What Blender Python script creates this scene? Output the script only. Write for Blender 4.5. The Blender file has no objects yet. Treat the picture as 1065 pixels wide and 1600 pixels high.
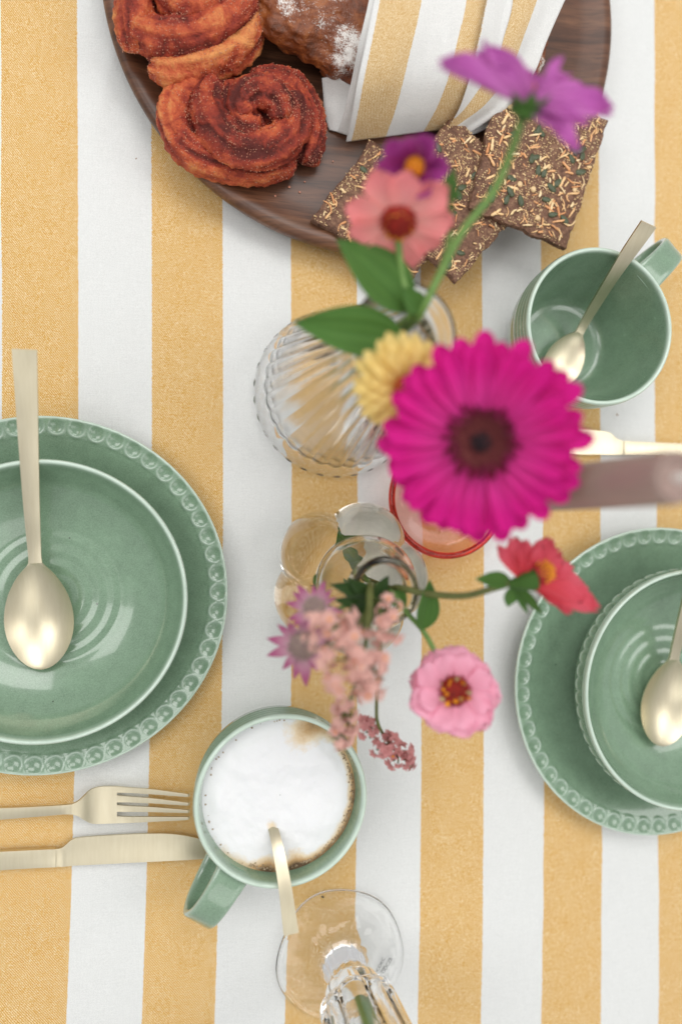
import bpy, math, random
import numpy as np
from mathutils import Matrix, Vector

PI = math.pi
sc = bpy.context.scene
COL = sc.collection
RNG = random.Random(7)

# ------------------------------------------------------------------ camera
F, CX, CY, HC = 1185.0, 532.5, 800.0, 0.598      # focal length in photo pixels, lens height over the cloth (m)
TH = math.atan((CX - 300.0) / F)                  # tilt to the right
PH = math.atan(15.0 / F * math.cos(TH))           # small tilt up the table
c_r = np.array([math.cos(TH), 0, math.sin(TH)])
c_b = np.array([-math.sin(TH), 0, math.cos(TH)])
c_d = -c_b * math.cos(PH) + np.array([0, 1.0, 0]) * math.sin(PH)
c_u = np.cross(c_r, c_d)
cam = bpy.data.cameras.new('camera')
cam.sensor_fit = 'VERTICAL'
cam.sensor_height = 36.0
cam.sensor_width = 36.0
cam.lens = F / 1600.0 * 36.0
cam.clip_start = 0.01
cam.clip_end = 50
cam.dof.use_dof = True
cam.dof.focus_distance = 0.558
cam.dof.aperture_fstop = 2.0
co = bpy.data.objects.new('camera', cam)
COL.objects.link(co)
M = Matrix.Identity(4)
for i in range(3):
    M[i][0], M[i][1], M[i][2] = c_r[i], c_u[i], -c_d[i]
M[2][3] = HC
co.matrix_world = M
sc.camera = co

# ------------------------------------------------------------------ light: even pale world plus four added lamps out of frame
world = bpy.data.worlds.new('World')
sc.world = world
world.use_nodes = True
bg = world.node_tree.nodes['Background']
bg.inputs[0].default_value = (0.985, 0.99, 1.0, 1)
bg.inputs[1].default_value = 0.60

def area(name, loc, sx, sy, power, col=(1, 0.99, 0.97)):
    l = bpy.data.lights.new(name, 'AREA')
    l.shape = 'RECTANGLE'
    l.size, l.size_y = sx, sy
    l.energy = power
    l.color = col
    o = bpy.data.objects.new(name, l)
    COL.objects.link(o)
    o.location = loc
    o.rotation_euler = (Vector((0.14, 0, 0)) - Vector(loc)).to_track_quat('-Z', 'Y').to_euler()

area('added_lamp_far', (0.15, 1.05, 1.75), 1.25, 0.8, 15)  # unseen area lamps, added for soft fill and separate bright patches on the glaze
area('added_lamp_right', (1.25, 0.15, 1.7), 0.8, 1.1, 10)
area('added_lamp_left', (-0.95, 0.2, 1.75), 0.7, 1.1, 10)
area('added_lamp_near', (0.25, -1.15, 1.7), 1.1, 0.7, 4.5)

sc.view_settings.view_transform = 'Standard'
sc.view_settings.look = 'None'
sc.view_settings.exposure = -0.08
sc.view_settings.gamma = 1.0
sc.render.engine = 'CYCLES'
sc.cycles.use_denoising = True
sc.cycles.max_bounces = 24
sc.cycles.transmission_bounces = 24
sc.cycles.transparent_max_bounces = 12
sc.cycles.sample_clamp_indirect = 10.0
sc.cycles.blur_glossy = 0.3

# ------------------------------------------------------------------ helpers
def at(x, y, z=0.0):
    """point of the table scene seen at photo pixel (x, y) and height z"""
    v = c_r * (x - CX) / F + c_u * (CY - y) / F + c_d
    return np.array([0, 0, HC]) + v * ((z - HC) / v[2])

def lin(r, g, b):
    f = lambda c: (c / 12.92 if c <= 0.04045 else ((c + 0.055) / 1.055) ** 2.4)
    return (f(r / 255), f(g / 255), f(b / 255), 1.0)

def hash3(i, j, k, s):
    n = (i * 374761393 + j * 668265263 + k * 2147483647 + s * 1274126177) & 0xFFFFFFFF
    n = ((n ^ (n >> 13)) * 1274126177) & 0xFFFFFFFF
    n = n ^ (n >> 16)
    return (n & 0xFFFF) / 32767.5 - 1.0

def vnoise(P, scale, seed=0):
    Q = np.asarray(P, float) * scale
    I = np.floor(Q).astype(np.int64)
    f = Q - I
    f = f * f * (3 - 2 * f)
    out = 0
    for dx in (0, 1):
        for dy in (0, 1):
            for dz in (0, 1):
                w = (f[..., 0] if dx else 1 - f[..., 0]) * (f[..., 1] if dy else 1 - f[..., 1]) * (f[..., 2] if dz else 1 - f[..., 2])
                out = out + w * hash3(I[..., 0] + dx, I[..., 1] + dy, I[..., 2] + dz, seed)
    return out

def fbm(P, scale, oct=3, seed=0):
    o, a = 0, 1.0
    for k in range(oct):
        o = o + a * vnoise(P, scale * 2 ** k, seed + k)
        a *= 0.5
    return o

def gridF(n, m, cu=False, cv=False, off=0):
    I, J = np.meshgrid(np.arange(n if cu else n - 1), np.arange(m if cv else m - 1), indexing='ij')
    I, J = I.ravel(), J.ravel()
    I2, J2 = (I + 1) % n, (J + 1) % m
    return np.stack([I * m + J, I * m + J2, I2 * m + J2, I2 * m + J], 1) + off

class MB:
    def __init__(s):
        s.V, s.Fc, s.n = [], [], 0
        s.A = {}
    def add(s, V, Fc, **attrs):
        V = np.asarray(V, float).reshape(-1, 3)
        s.V.append(V)
        s.Fc += [tuple(int(i) + s.n for i in f) for f in Fc]
        for k, a in attrs.items():
            s.A.setdefault(k, []).append((s.n, np.asarray(a, float).ravel()))
        s.n += len(V)
        return s
    def grid(s, P, cu=False, cv=False, **attrs):
        n, m = P.shape[:2]
        return s.add(P, gridF(n, m, cu, cv), **attrs)
    def verts(s):
        return np.concatenate(s.V)
    def build(s, name, mat, root=None, local=False, smooth=True, sharp=None, flip=False):
        V = s.verts()
        if root is not None and not local:
            V = V - np.array(world_loc(root))
        me = bpy.data.meshes.new(name)
        Fc = [f[::-1] for f in s.Fc] if flip else s.Fc
        me.from_pydata(V.tolist(), [], Fc)
        for k, lst in s.A.items():
            arr = np.zeros(len(V))
            for n0, a in lst:
                arr[n0:n0 + len(a)] = a
            me.attributes.new(k, 'FLOAT', 'POINT').data.foreach_set('value', arr.astype(np.float32))
        if smooth:
            me.polygons.foreach_set('use_smooth', [True] * len(me.polygons))
            if sharp:
                me.set_sharp_from_angle(angle=math.radians(sharp))
        me.materials.append(mat)
        me.update()
        return link(name, me, root)

def world_loc(o):
    l = Vector(o.location)
    while o.parent:
        o = o.parent
        l = l + Vector(o.location)
    return l

def link(name, me, root=None):
    o = bpy.data.objects.new(name, me)
    COL.objects.link(o)
    if root is not None:
        o.parent = root
    return o

def tag(o, label=None, cat=None, group=None, kind=None):
    if label: o['label'] = label
    if cat: o['category'] = cat
    if group: o['group'] = group
    if kind: o['kind'] = kind
    return o

def thing(name, label, cat, loc=(0, 0, 0), group=None):
    o = bpy.data.objects.new(name, None)
    COL.objects.link(o)
    o.empty_display_size = 0.02
    o.location = tuple(float(x) for x in loc)
    return tag(o, label, cat, group)

def crom(pts, n):
    """smooth curve through control points (rows may hold extra columns)"""
    P = np.asarray(pts, float)
    P = np.vstack([2 * P[0] - P[1], P, 2 * P[-1] - P[-2]])
    k = len(P) - 3
    t = np.linspace(0, k - 1e-9, n)
    i = t.astype(int)
    f = (t - i)[:, None]
    a, b, c, d = P[i], P[i + 1], P[i + 2], P[i + 3]
    return 0.5 * (2 * b + (c - a) * f + (2 * a - 5 * b + 4 * c - d) * f ** 2 + (3 * b - a - 3 * c + d) * f ** 3)

def lathe(prof, m):
    prof = np.asarray(prof, float)
    a = np.linspace(0, 2 * PI, m, endpoint=False)
    r, z = prof[:, 0][:, None], prof[:, 1][:, None]
    return np.stack([r * np.cos(a), r * np.sin(a), z + 0 * a], -1)

def dense(prof, step):
    prof = np.asarray(prof, float)
    out = [prof[0]]
    for a, b in zip(prof[:-1], prof[1:]):
        n = max(1, int(math.hypot(*(b - a)) / step))
        for k in range(1, n + 1):
            out.append(a + (b - a) * k / n)
    return np.array(out)

def smoothprof(prof, n):
    return crom(prof, n)

def tube(path, rad, seg=10, squash=1.0):
    P = np.asarray(path, float)
    n = len(P)
    rad = np.broadcast_to(np.asarray(rad, float), (n,))
    T = np.gradient(P, axis=0)
    T /= np.linalg.norm(T, axis=1)[:, None] + 1e-12
    nrm = np.cross(T[0], [0, 0, 1.0])
    if np.linalg.norm(nrm) < 1e-3:
        nrm = np.cross(T[0], [1.0, 0, 0])
    nrm /= np.linalg.norm(nrm)
    out = np.zeros((n, seg, 3))
    a = np.linspace(0, 2 * PI, seg, endpoint=False)
    for i in range(n):
        nrm = nrm - T[i] * np.dot(nrm, T[i])
        nrm /= np.linalg.norm(nrm) + 1e-12
        b = np.cross(T[i], nrm)
        out[i] = P[i] + rad[i] * (np.cos(a)[:, None] * nrm + squash * np.sin(a)[:, None] * b)
    return out

def add_tube(mb, path, rad, seg=8, **kw):
    P = tube(path, rad, seg)
    n0 = mb.n
    mb.grid(P, False, True, **kw)
    n = len(P)
    mb.Fc.append(tuple(range(n0 + seg - 1, n0 - 1, -1)))
    mb.Fc.append(tuple(range(n0 + (n - 1) * seg, n0 + n * seg)))
    return mb

def ribbon(L, R, nv=3, dep=None, thick=0.002, mb=None, bulge=0.0):
    """closed slab between two edge lines; dep sinks its middle (spoon bowls)"""
    L, R = np.asarray(L, float), np.asarray(R, float)
    n = len(L)
    v = np.linspace(-1, 1, nv)
    C = (L + R) / 2
    T = np.gradient(C, axis=0)
    T /= np.linalg.norm(T, axis=1)[:, None]
    S = (R - L)
    S /= np.linalg.norm(S, axis=1)[:, None] + 1e-12
    N = np.cross(S, T)
    N *= np.sign(N[:, 2:3] + 1e-9)
    N /= np.linalg.norm(N, axis=1)[:, None] + 1e-12
    dep = np.zeros(n) if dep is None else np.asarray(dep, float)
    th = np.broadcast_to(np.asarray(thick, float), (n,))
    top = C[:, None] + (R - L)[:, None] * v[None, :, None] / 2 + N[:, None] * ((-dep[:, None] + bulge) * (1 - v ** 2)[None, :])[..., None]
    bot = top - N[:, None] * th[:, None, None]
    loop = np.concatenate([top, bot[:, ::-1]], 1)
    mb = mb or MB()
    n0, m = mb.n, 2 * nv
    mb.grid(loop, False, True)
    # fill the ends with quads between top and bottom rows
    for i, fl in ((0, False), (n - 1, True)):
        b0 = n0 + i * m
        for j in range(nv - 1):
            q = (b0 + j, b0 + j + 1, b0 + m - 2 - j, b0 + m - 1 - j)
            mb.Fc.append(q if fl else q[::-1])
    return mb

# ------------------------------------------------------------------ materials
class NT:
    def __init__(s, name):
        s.m = bpy.data.materials.new(name)
        s.m.use_nodes = True
        s.t = s.m.node_tree
        s.b = s.t.nodes['Principled BSDF']
        s.out = s.t.nodes['Material Output']
    def n(s, typ, **kw):
        o = s.t.nodes.new(typ)
        for k, v in kw.items():
            setattr(o, k, v)
        return o
    def l(s, a, b):
        s.t.links.new(a, b)
    def setp(s, **kw):
        names = dict(col='Base Color', rough='Roughness', metal='Metallic', trans='Transmission Weight', ior='IOR', coat='Coat Weight', coatr='Coat Roughness', sss='Subsurface Weight', sssr='Subsurface Radius', ssss='Subsurface Scale', sheen='Sheen Weight', aniso='Anisotropic', spec='Specular IOR Level')
        for k, v in kw.items():
            s.b.inputs[names[k]].default_value = v
    def coord(s, scale=(1, 1, 1), rot=(0, 0, 0), kind='Object'):
        tc = s.n('ShaderNodeTexCoord')
        mp = s.n('ShaderNodeMapping')
        mp.inputs['Scale'].default_value = scale
        mp.inputs['Rotation'].default_value = rot
        s.l(tc.outputs[kind], mp.inputs['Vector'])
        return mp.outputs[0]
    def geo(s, scale=(1, 1, 1), rot=(0, 0, 0)):
        g = s.n('ShaderNodeNewGeometry')
        mp = s.n('ShaderNodeMapping')
        mp.inputs['Scale'].default_value = scale
        mp.inputs['Rotation'].default_value = rot
        s.l(g.outputs['Position'], mp.inputs['Vector'])
        return mp.outputs[0]
    def noise(s, vec, scale, detail=3, rough=0.55, dist=0.0):
        o = s.n('ShaderNodeTexNoise')
        o.inputs['Scale'].default_value = scale
        o.inputs['Detail'].default_value = detail
        o.inputs['Roughness'].default_value = rough
        o.inputs['Distortion'].default_value = dist
        s.l(vec, o.inputs['Vector'])
        return o.outputs['Fac']
    def vor(s, vec, scale, feature='F1'):
        o = s.n('ShaderNodeTexVoronoi', feature=feature)
        o.inputs['Scale'].default_value = scale
        s.l(vec, o.inputs['Vector'])
        return o.outputs['Distance']
    def ramp(s, fac, stops):
        o = s.n('ShaderNodeValToRGB')
        e = o.color_ramp.elements
        while len(e) < len(stops):
            e.new(0.5)
        for k, (p, c) in enumerate(stops):
            e[k].position = p
            e[k].color = c if len(c) == 4 else (*c, 1)
        s.l(fac, o.inputs[0])
        return o.outputs['Color']
    def math(s, op, a, b=None, clamp=False):
        o = s.n('ShaderNodeMath', operation=op)
        o.use_clamp = clamp
        for i, x in enumerate((a, b)):
            if x is None: continue
            if isinstance(x, (int, float)): o.inputs[i].default_value = x
            else: s.l(x, o.inputs[i])
        return o.outputs[0]
    def mix(s, fac, a, b, mode='MIX'):
        o = s.n('ShaderNodeMix', data_type='RGBA', blend_type=mode)
        for idx, x in ((0, fac), (6, a), (7, b)):
            if isinstance(x, (int, float)): o.inputs[idx].default_value = x
            elif isinstance(x, tuple): o.inputs[idx].default_value = x
            else: s.l(x, o.inputs[idx])
        return o.outputs[2]
    def attr(s, name):
        o = s.n('ShaderNodeAttribute')
        o.attribute_name = name
        return o.outputs['Fac']
    def bump(s, h, strength, dist):
        o = s.n('ShaderNodeBump')
        o.inputs['Strength'].default_value = strength
        o.inputs['Distance'].default_value = dist
        s.l(h, o.inputs['Height'])
        s.l(o.outputs[0], s.b.inputs['Normal'])
    def col(s, c):
        s.l(c, s.b.inputs['Base Color'])

def W(g):
    return (g, g, g, 1)

def fabric(name, yellow, yellow2, white, thread=0.00085):
    m = NT(name)
    g = m.geo()
    st = m.attr('stripe')
    jag = m.noise(m.geo((1, 1, 1)), 900, 1)
    stj = m.math('ADD', st, m.math('MULTIPLY', m.math('SUBTRACT', jag, 0.5), 0.03))
    par = m.math('LESS_THAN', m.math('MODULO', m.math('ADD', stj, 200.0), 2.0), 1.0)
    k = 2 * PI / thread
    sep = m.n('ShaderNodeSeparateXYZ')
    m.l(m.geo(), sep.inputs[0])
    X, Y = sep.outputs[0], sep.outputs[1]
    diag = m.math('SINE', m.math('MULTIPLY', m.math('ADD', X, m.math('MULTIPLY', Y, 0.8)), k * 0.5))
    wx = m.math('SINE', m.math('MULTIPLY', X, k))
    wy = m.math('SINE', m.math('MULTIPLY', Y, k * 0.93))
    weave = m.math('MULTIPLY', wx, wy)
    spk = m.noise(m.geo((1, 0.8, 1)), 1900, 1, 0.6)
    slubw = m.noise(m.geo((90, 1500, 90)), 1, 2)
    slubv = m.noise(m.geo((1500, 90, 90)), 1, 2)
    big = m.noise(m.geo(), 60, 4, 0.6)
    t = m.math('ADD', m.math('MULTIPLY', spk, 1.7), m.math('MULTIPLY', diag, 0.20))
    t = m.math('ADD', t, m.math('MULTIPLY', m.math('ADD', slubw, slubv), 0.22))
    t = m.math('ADD', t, m.math('MULTIPLY', big, 0.12))
    t = m.math('SUBTRACT', t, 0.68)
    ycol = m.ramp(t, [(0.15, yellow), (0.42, yellow2), (0.78, lin(240, 222, 184))])
    wcol = m.mix(m.math('ADD', m.math('MULTIPLY', m.math('ADD', slubw, slubv), 0.3), m.math('MULTIPLY', m.math('SUBTRACT', spk, 0.5), 1.2), True), white, lin(204, 205, 202))
    c = m.mix(par, wcol, ycol)
    m.col(c)
    m.setp(rough=0.92, sheen=0.25, spec=0.15)
    h = m.math('ADD', m.math('MULTIPLY', weave, 0.35), m.math('ADD', slubw, slubv))
    h = m.math('ADD', h, m.math('MULTIPLY', spk, 0.8))
    m.bump(h, 0.5, 0.0005)
    return m.m

CLOTH = fabric('striped_linen', lin(204, 147, 62), lin(217, 174, 98), lin(236, 237, 235))
NAPKIN = fabric('striped_napkin_linen', lin(198, 154, 92), lin(212, 178, 124), lin(236, 235, 232), 0.0007)

def ceramic(name, base, pale, dark):
    m = NT(name)
    o = m.coord()
    sp = m.noise(o, 1100, 2, 0.75)
    mid = m.noise(o, 90, 4)
    big = m.noise(o, 18, 3)
    c = m.mix(m.ramp(sp, [(0.30, W(0)), (0.70, W(1))]), dark, base)
    c = m.mix(m.math('MULTIPLY', m.ramp(mid, [(0.35, W(0)), (0.7, W(1))]), 0.25), c, lin(150, 182, 152))
    c = m.mix(m.math('MULTIPLY', big, 0.25), c, lin(118, 152, 122))
    fl = m.vor(o, 34)
    c = m.mix(m.math('MULTIPLY', m.math('LESS_THAN', fl, 0.028), 0.7), c, lin(60, 70, 55))
    e = m.attr('edge')
    en = m.math('MULTIPLY', e, m.math('ADD', 0.72, m.math('MULTIPLY', mid, 0.5)), True)
    c = m.mix(en, c, pale)
    m.col(c)
    m.setp(rough=0.20, ior=1.5, coat=0.8, coatr=0.05)
    rr = m.math('ADD', 0.16, m.math('MULTIPLY', mid, 0.16))
    m.l(rr, m.b.inputs['Roughness'])
    m.bump(m.math('ADD', m.math('MULTIPLY', sp, 0.25), mid), 0.16, 0.0006)
    return m.m

GREEN = ceramic('celadon_glaze', lin(134, 159, 135), lin(196, 214, 199), lin(100, 126, 102))

def gold():
    m = NT('champagne_brushed_metal')
    o = m.geo((1, 1, 1))
    br = m.noise(m.geo((500, 60, 60)), 1, 3)
    b2 = m.noise(m.geo(), 40, 3)
    c = m.mix(br, lin(208, 197, 168), lin(222, 213, 188))
    m.col(c)
    m.setp(metal=1.0, rough=0.3)
    m.l(m.math('ADD', 0.30, m.math('MULTIPLY', b2, 0.18)), m.b.inputs['Roughness'])
    m.bump(br, 0.05, 0.0003)
    return m.m
GOLD = gold()

def glass(name, col=(1, 1, 1, 1), rough=0.0, ior=1.48):
    m = NT(name)
    m.setp(col=col, trans=1.0, rough=rough, ior=ior)
    n_ = m.noise(m.coord(), 60, 2)
    m.bump(n_, 0.08, 0.002)
    return m.m
GLASS = glass('clear_glass', (0.999, 0.999, 0.998, 1), 0.13, 1.30)
GLASSY = glass('pale_glass', (0.965, 0.95, 0.89, 1), 0.0, 1.45)
FOOTG = glass('footed_clear_glass', (0.998, 0.999, 0.996, 1), 0.015, 1.40)
REDG = glass('red_glass', lin(246, 84, 66), 0.0, 1.4)
PINKG = glass('pale_pink_glass', lin(255, 222, 214), 0.0, 1.4)

def wood():
    m = NT('walnut')
    o = m.geo((14, 190, 60), (0, 0, 0.05))
    gr = m.noise(o, 1, 6, 0.6, 0.6)
    gr2 = m.noise(m.geo((3.5, 55, 20), (0, 0, 0.05)), 1, 4, 0.55, 1.2)
    fine = m.noise(m.geo((60, 900, 100), (0, 0, 0.05)), 1, 2)
    c = m.ramp(gr2, [(0.25, lin(62, 38, 25)), (0.5, lin(104, 68, 48)), (0.75, lin(140, 98, 70))])
    c = m.mix(m.math('MULTIPLY', m.ramp(gr, [(0.38, W(1)), (0.6, W(0))]), 0.55), c, lin(58, 36, 24))
    c = m.mix(m.math('MULTIPLY', m.ramp(fine, [(0.3, W(1)), (0.5, W(0))]), 0.5), c, lin(44, 27, 18))
    m.col(c)
    m.setp(rough=0.38)
    m.bump(gr, 0.15, 0.0006)
    return m.m
WOOD = wood()

def petalmat(name, base, tip, vein, transl=0.35, lines=22):
    m = NT(name)
    u = m.attr('pu')
    v = m.attr('pv')
    st = m.math('SINE', m.math('MULTIPLY', v, lines))
    nz = m.noise(m.coord(), 120, 3)
    c = m.mix(m.ramp(u, [(0.05, W(0)), (0.75, W(1))]), base, tip)
    c = m.mix(m.math('MULTIPLY', m.math('ADD', st, 1.0), 0.14), c, vein)
    c = m.mix(m.math('MULTIPLY', nz, 0.35), c, vein)
    m.col(c)
    m.setp(rough=0.6, sheen=0.15, spec=0.25)
    tr = m.n('ShaderNodeBsdfTranslucent')
    m.l(c, tr.inputs[0])
    mx = m.n('ShaderNodeMixShader')
    mx.inputs[0].default_value = transl
    m.l(m.b.outputs[0], mx.inputs[1])
    m.l(tr.outputs[0], mx.inputs[2])
    m.l(mx.outputs[0], m.out.inputs[0])
    m.bump(st, 0.3, 0.0006)
    return m.m

MAGENTA = petalmat('magenta_petal', lin(228, 70, 162), lin(222, 10, 145), lin(182, 0, 108), 0.28, 11)
MAROON = petalmat('maroon_petal', lin(100, 10, 40), lin(150, 10, 75), lin(70, 5, 30))
CORAL = petalmat('coral_petal', lin(250, 196, 186), lin(250, 156, 156), lin(244, 132, 138))
RED = petalmat('coral_red_petal', lin(224, 62, 58), lin(238, 104, 122), lin(212, 66, 92))
PINK = petalmat('pink_petal', lin(244, 172, 194), lin(250, 192, 212), lin(242, 158, 186))
PURPLE = petalmat('violet_petal', lin(206, 124, 186), lin(210, 116, 196), lin(172, 78, 164))
PURPLE2 = petalmat('plum_petal', lin(158, 30, 122), lin(190, 82, 170), lin(136, 24, 108))
YELLOW = petalmat('yellow_petal', lin(244, 214, 124), lin(250, 230, 158), lin(238, 204, 112))
ASTRA = petalmat('wine_bract', lin(232, 208, 214), lin(176, 84, 134), lin(190, 120, 150))
DUSTY = petalmat('dusty_pink_floret', lin(240, 204, 190), lin(236, 192, 182), lin(226, 174, 166))
DUSTY2 = petalmat('rose_floret', lin(222, 164, 158), lin(220, 158, 156), lin(202, 134, 136))
LEAF = petalmat('green_leaf', lin(78, 118, 48), lin(84, 126, 56), lin(56, 98, 36), 0.3, 14)
DLEAF = petalmat('dark_green_leaf', lin(58, 88, 36), lin(56, 84, 40), lin(40, 66, 26), 0.25, 14)

def simple(name, a, b, scale=200, rough=0.6, bump=0.3, dist=0.0006, **kw):
    m = NT(name)
    o = m.coord()
    nz = m.noise(o, scale, 4, 0.6)
    m.col(m.ramp(nz, [(0.3, a), (0.7, b)]))
    m.setp(rough=rough, **kw)
    m.bump(nz, bump, dist)
    return m.m

STEM = simple('green_stem', lin(92, 128, 58), lin(112, 146, 72), 150, 0.5)
DSTEM = simple('olive_stem', lin(86, 92, 44), lin(104, 112, 58), 150, 0.5)
ORANGE = simple('orange_florets', lin(222, 130, 20), lin(240, 170, 40), 400, 0.7)
REDCORE = simple('dark_red_florets', lin(110, 20, 12), lin(176, 40, 22), 400, 0.7)
BROWNCORE = simple('brown_florets', lin(100, 26, 40), lin(136, 70, 64), 500, 0.8)
BLACKCORE = simple('black_core', lin(14, 2, 8), lin(34, 4, 16), 500, 0.9)
CREAMCORE = simple('cream_stamens', lin(206, 188, 140), lin(180, 160, 110), 400, 0.7)
GREYCORE = simple('grey_green_stamens', lin(184, 168, 150), lin(150, 124, 132), 400, 0.8)
WAX = simple('taupe_wax', lin(152, 130, 122), lin(162, 138, 129), 30, 0.45, 0.05, 0.001, sss=0.15, sssr=(0.01, 0.008, 0.007), ssss=0.3)
WICK = simple('wick', lin(220, 216, 210), lin(240, 238, 232), 800, 0.9)
def cheese_mat():
    m = NT('baked_cheese')
    oi = m.n('ShaderNodeObjectInfo')
    nz = m.noise(m.coord(), 300, 3)
    c = m.ramp(oi.outputs['Random'], [(0.0, lin(212, 146, 96)), (0.35, lin(234, 180, 128)), (0.7, lin(240, 206, 150)), (1.0, lin(246, 226, 184))])
    m.col(m.mix(m.math('MULTIPLY', m.ramp(nz, [(0.4, W(0)), (0.7, W(1))]), 0.5), c, lin(198, 128, 72)))
    m.setp(rough=0.5)
    m.bump(nz, 0.4, 0.0006)
    return m.m
CHEESE = cheese_mat()
PUMPKIN = simple('pumpkin_seed_skin', lin(58, 68, 48), lin(92, 100, 70), 120, 0.42)
SESAME = simple('sesame', lin(214, 176, 124), lin(238, 212, 168), 300, 0.5)
SUGAR = simple('cinnamon_sugar', lin(168, 84, 60), lin(222, 168, 138), 900, 0.3, sss=0.0)
INK = simple('black_print', lin(30, 30, 30), lin(46, 46, 44), 300, 0.7)
CRUMB = simple('crumb', lin(120, 84, 52), lin(176, 130, 84), 400, 0.8)

def cracker_mat():
    m = NT('seeded_rye')
    o = m.coord()
    a = m.noise(o, 260, 5, 0.65)
    v = m.vor(o, 520)
    c = m.ramp(a, [(0.25, lin(72, 46, 35)), (0.5, lin(116, 82, 64)), (0.75, lin(158, 122, 96))])
    c = m.mix(m.math('MULTIPLY', m.ramp(v, [(0.0, W(1)), (0.22, W(0))]), 0.55), c, lin(206, 170, 124))
    m.col(c)
    m.setp(rough=0.75)
    m.bump(m.math('ADD', a, m.math('MULTIPLY', v, -0.6)), 0.8, 0.0016)
    return m.m
RYE = cracker_mat()

def bun_mat():
    m = NT('cinnamon_dough')
    o = m.coord()
    a = m.noise(o, 60, 5, 0.62, 0.8)
    f = m.noise(o, 700, 3, 0.7)
    t = m.attr('bare')
    k = m.math('ADD', m.math('MULTIPLY', a, 1.0), m.math('MULTIPLY', m.math('SUBTRACT', f, 0.5), 0.35))
    k = m.math('ADD', k, t)
    c = m.ramp(k, [(0.18, lin(92, 26, 16)), (0.40, lin(156, 54, 34)), (0.58, lin(200, 92, 52)), (0.82, lin(232, 154, 90))])
    m.col(c)
    m.setp(rough=0.62, sss=0.08, sssr=(0.006, 0.003, 0.0015), ssss=0.5)
    m.bump(m.math('ADD', m.math('MULTIPLY', f, 0.6), a), 0.9, 0.003)
    return m.m
BUN = bun_mat()

def loaf_mat():
    m = NT('stollen_crust')
    o = m.coord()
    a = m.noise(o, 70, 6, 0.68, 0.5)
    f = m.noise(o, 500, 3, 0.7)
    c = m.ramp(a, [(0.25, lin(66, 32, 14)), (0.48, lin(126, 66, 32)), (0.62, lin(158, 92, 46)), (0.8, lin(98, 58, 38))])
    w = m.noise(o, 34, 3, 0.6)
    g = m.noise(o, 800, 4, 0.8)
    sug = m.math('ADD', m.math('MULTIPLY', g, 1.0), m.math('MULTIPLY', m.math('SUBTRACT', w, 0.5), 1.5))
    sug = m.math('ADD', sug, m.math('MULTIPLY', m.attr('dust'), 0.06))
    s2 = m.ramp(sug, [(0.60, W(0)), (0.78, W(1))])
    c = m.mix(s2, c, lin(236, 232, 226))
    m.col(c)
    rgh = m.mix(s2, W(0.33), W(0.9))
    m.l(rgh, m.b.inputs['Roughness'])
    m.bump(m.math('ADD', m.math('MULTIPLY', f, 0.35), a), 0.7, 0.003)
    return m.m
LOAF = loaf_mat()

def foam_mat():
    m = NT('milk_foam')
    o = m.coord()
    b = m.attr('coffee')
    nz = m.noise(o, 140, 5, 0.65)
    k = m.math('ADD', b, m.math('MULTIPLY', m.math('SUBTRACT', nz, 0.5), 0.55))
    c = m.ramp(k, [(0.12, lin(232, 233, 234)), (0.36, lin(226, 208, 178)), (0.66, lin(196, 160, 112)), (0.98, lin(96, 74, 50))])
    v = m.vor(o, 900)
    m.col(c)
    m.setp(rough=0.6, sss=0.25, sssr=(0.01, 0.01, 0.009), ssss=0.3)
    m.bump(m.math('ADD', m.math('MULTIPLY', v, 0.5), nz), 0.2, 0.0008)
    return m.m
FOAM = foam_mat()
BUBBLE = simple('coffee_bubble', lin(120, 96, 66), lin(200, 180, 150), 300, 0.12)

# ------------------------------------------------------------------ tablecloth
def stripe_k(X, Y):
    Yc = np.clip(Y, -0.48, 0.45)
    Xc = np.clip(X, -0.3, 0.6)
    return (2.5604 + 18.4731 * X - .0222 * Yc + .2245 * Xc * Yc + .4656 * Yc ** 2 + .3039 * Xc ** 2 - 1.1444 * Xc * Yc ** 2 - .5393 * Yc ** 3)

xs = np.linspace(-0.55, 0.95, 501)
ys = np.linspace(-0.75, 0.75, 501)
GX, GY = np.meshgrid(xs, ys, indexing='ij')
P0 = np.stack([GX, GY, 0 * GX], -1)
GZ = 0.0013 * fbm(P0 * [1, 0.6, 1], 14, 3, 3) + 0.0006 * vnoise(P0 @ np.array([[0.8, 0.6, 0], [-0.6, 0.8, 0], [0, 0, 1]]) * [1, 0.15, 1], 60, 9)
for (x_, y_, an_, amp_, wd_, ln_) in ((.30, -.30, 1.2, .0016, .006, .10), (-.10, .25, .3, .0014, .007, .12), (.02, .12, 2.0, .0012, .006, .10), (.25, .02, 1.75, .0012, .006, .14), (.40, .30, 1.4, .0016, .007, .12), (.12, -.36, .5, .0014, .006, .08), (-.12, -.38, 2.5, .0014, .007, .10), (.20, -.12, .9, .0012, .006, .10), (.34, -.16, 2.2, .0014, .005, .06), (-.06, .36, 1.3, .0012, .006, .10)):
    ca_, sa_ = math.cos(an_), math.sin(an_)
    al_ = (GX - x_) * ca_ + (GY - y_) * sa_
    ac_ = -(GX - x_) * sa_ + (GY - y_) * ca_ + 1.2 * al_ ** 2
    GZ = GZ + amp_ * np.exp(-(ac_ / wd_) ** 2 - (al_ / ln_) ** 2)
GZ = GZ - 0.0032
mb = MB().grid(np.stack([GX, GY, GZ], -1), stripe=stripe_k(GX, GY))
cloth = mb.build('tablecloth', CLOTH, flip=True)
sol = cloth.modifiers.new('thickness', 'SOLIDIFY')
sol.thickness = 0.0012
sol.offset = -1 if cloth.data.polygons[0].normal.z > 0 else 1
tag(cloth, 'tablecloth with broad mustard yellow and white stripes under everything', 'tablecloth')

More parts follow.
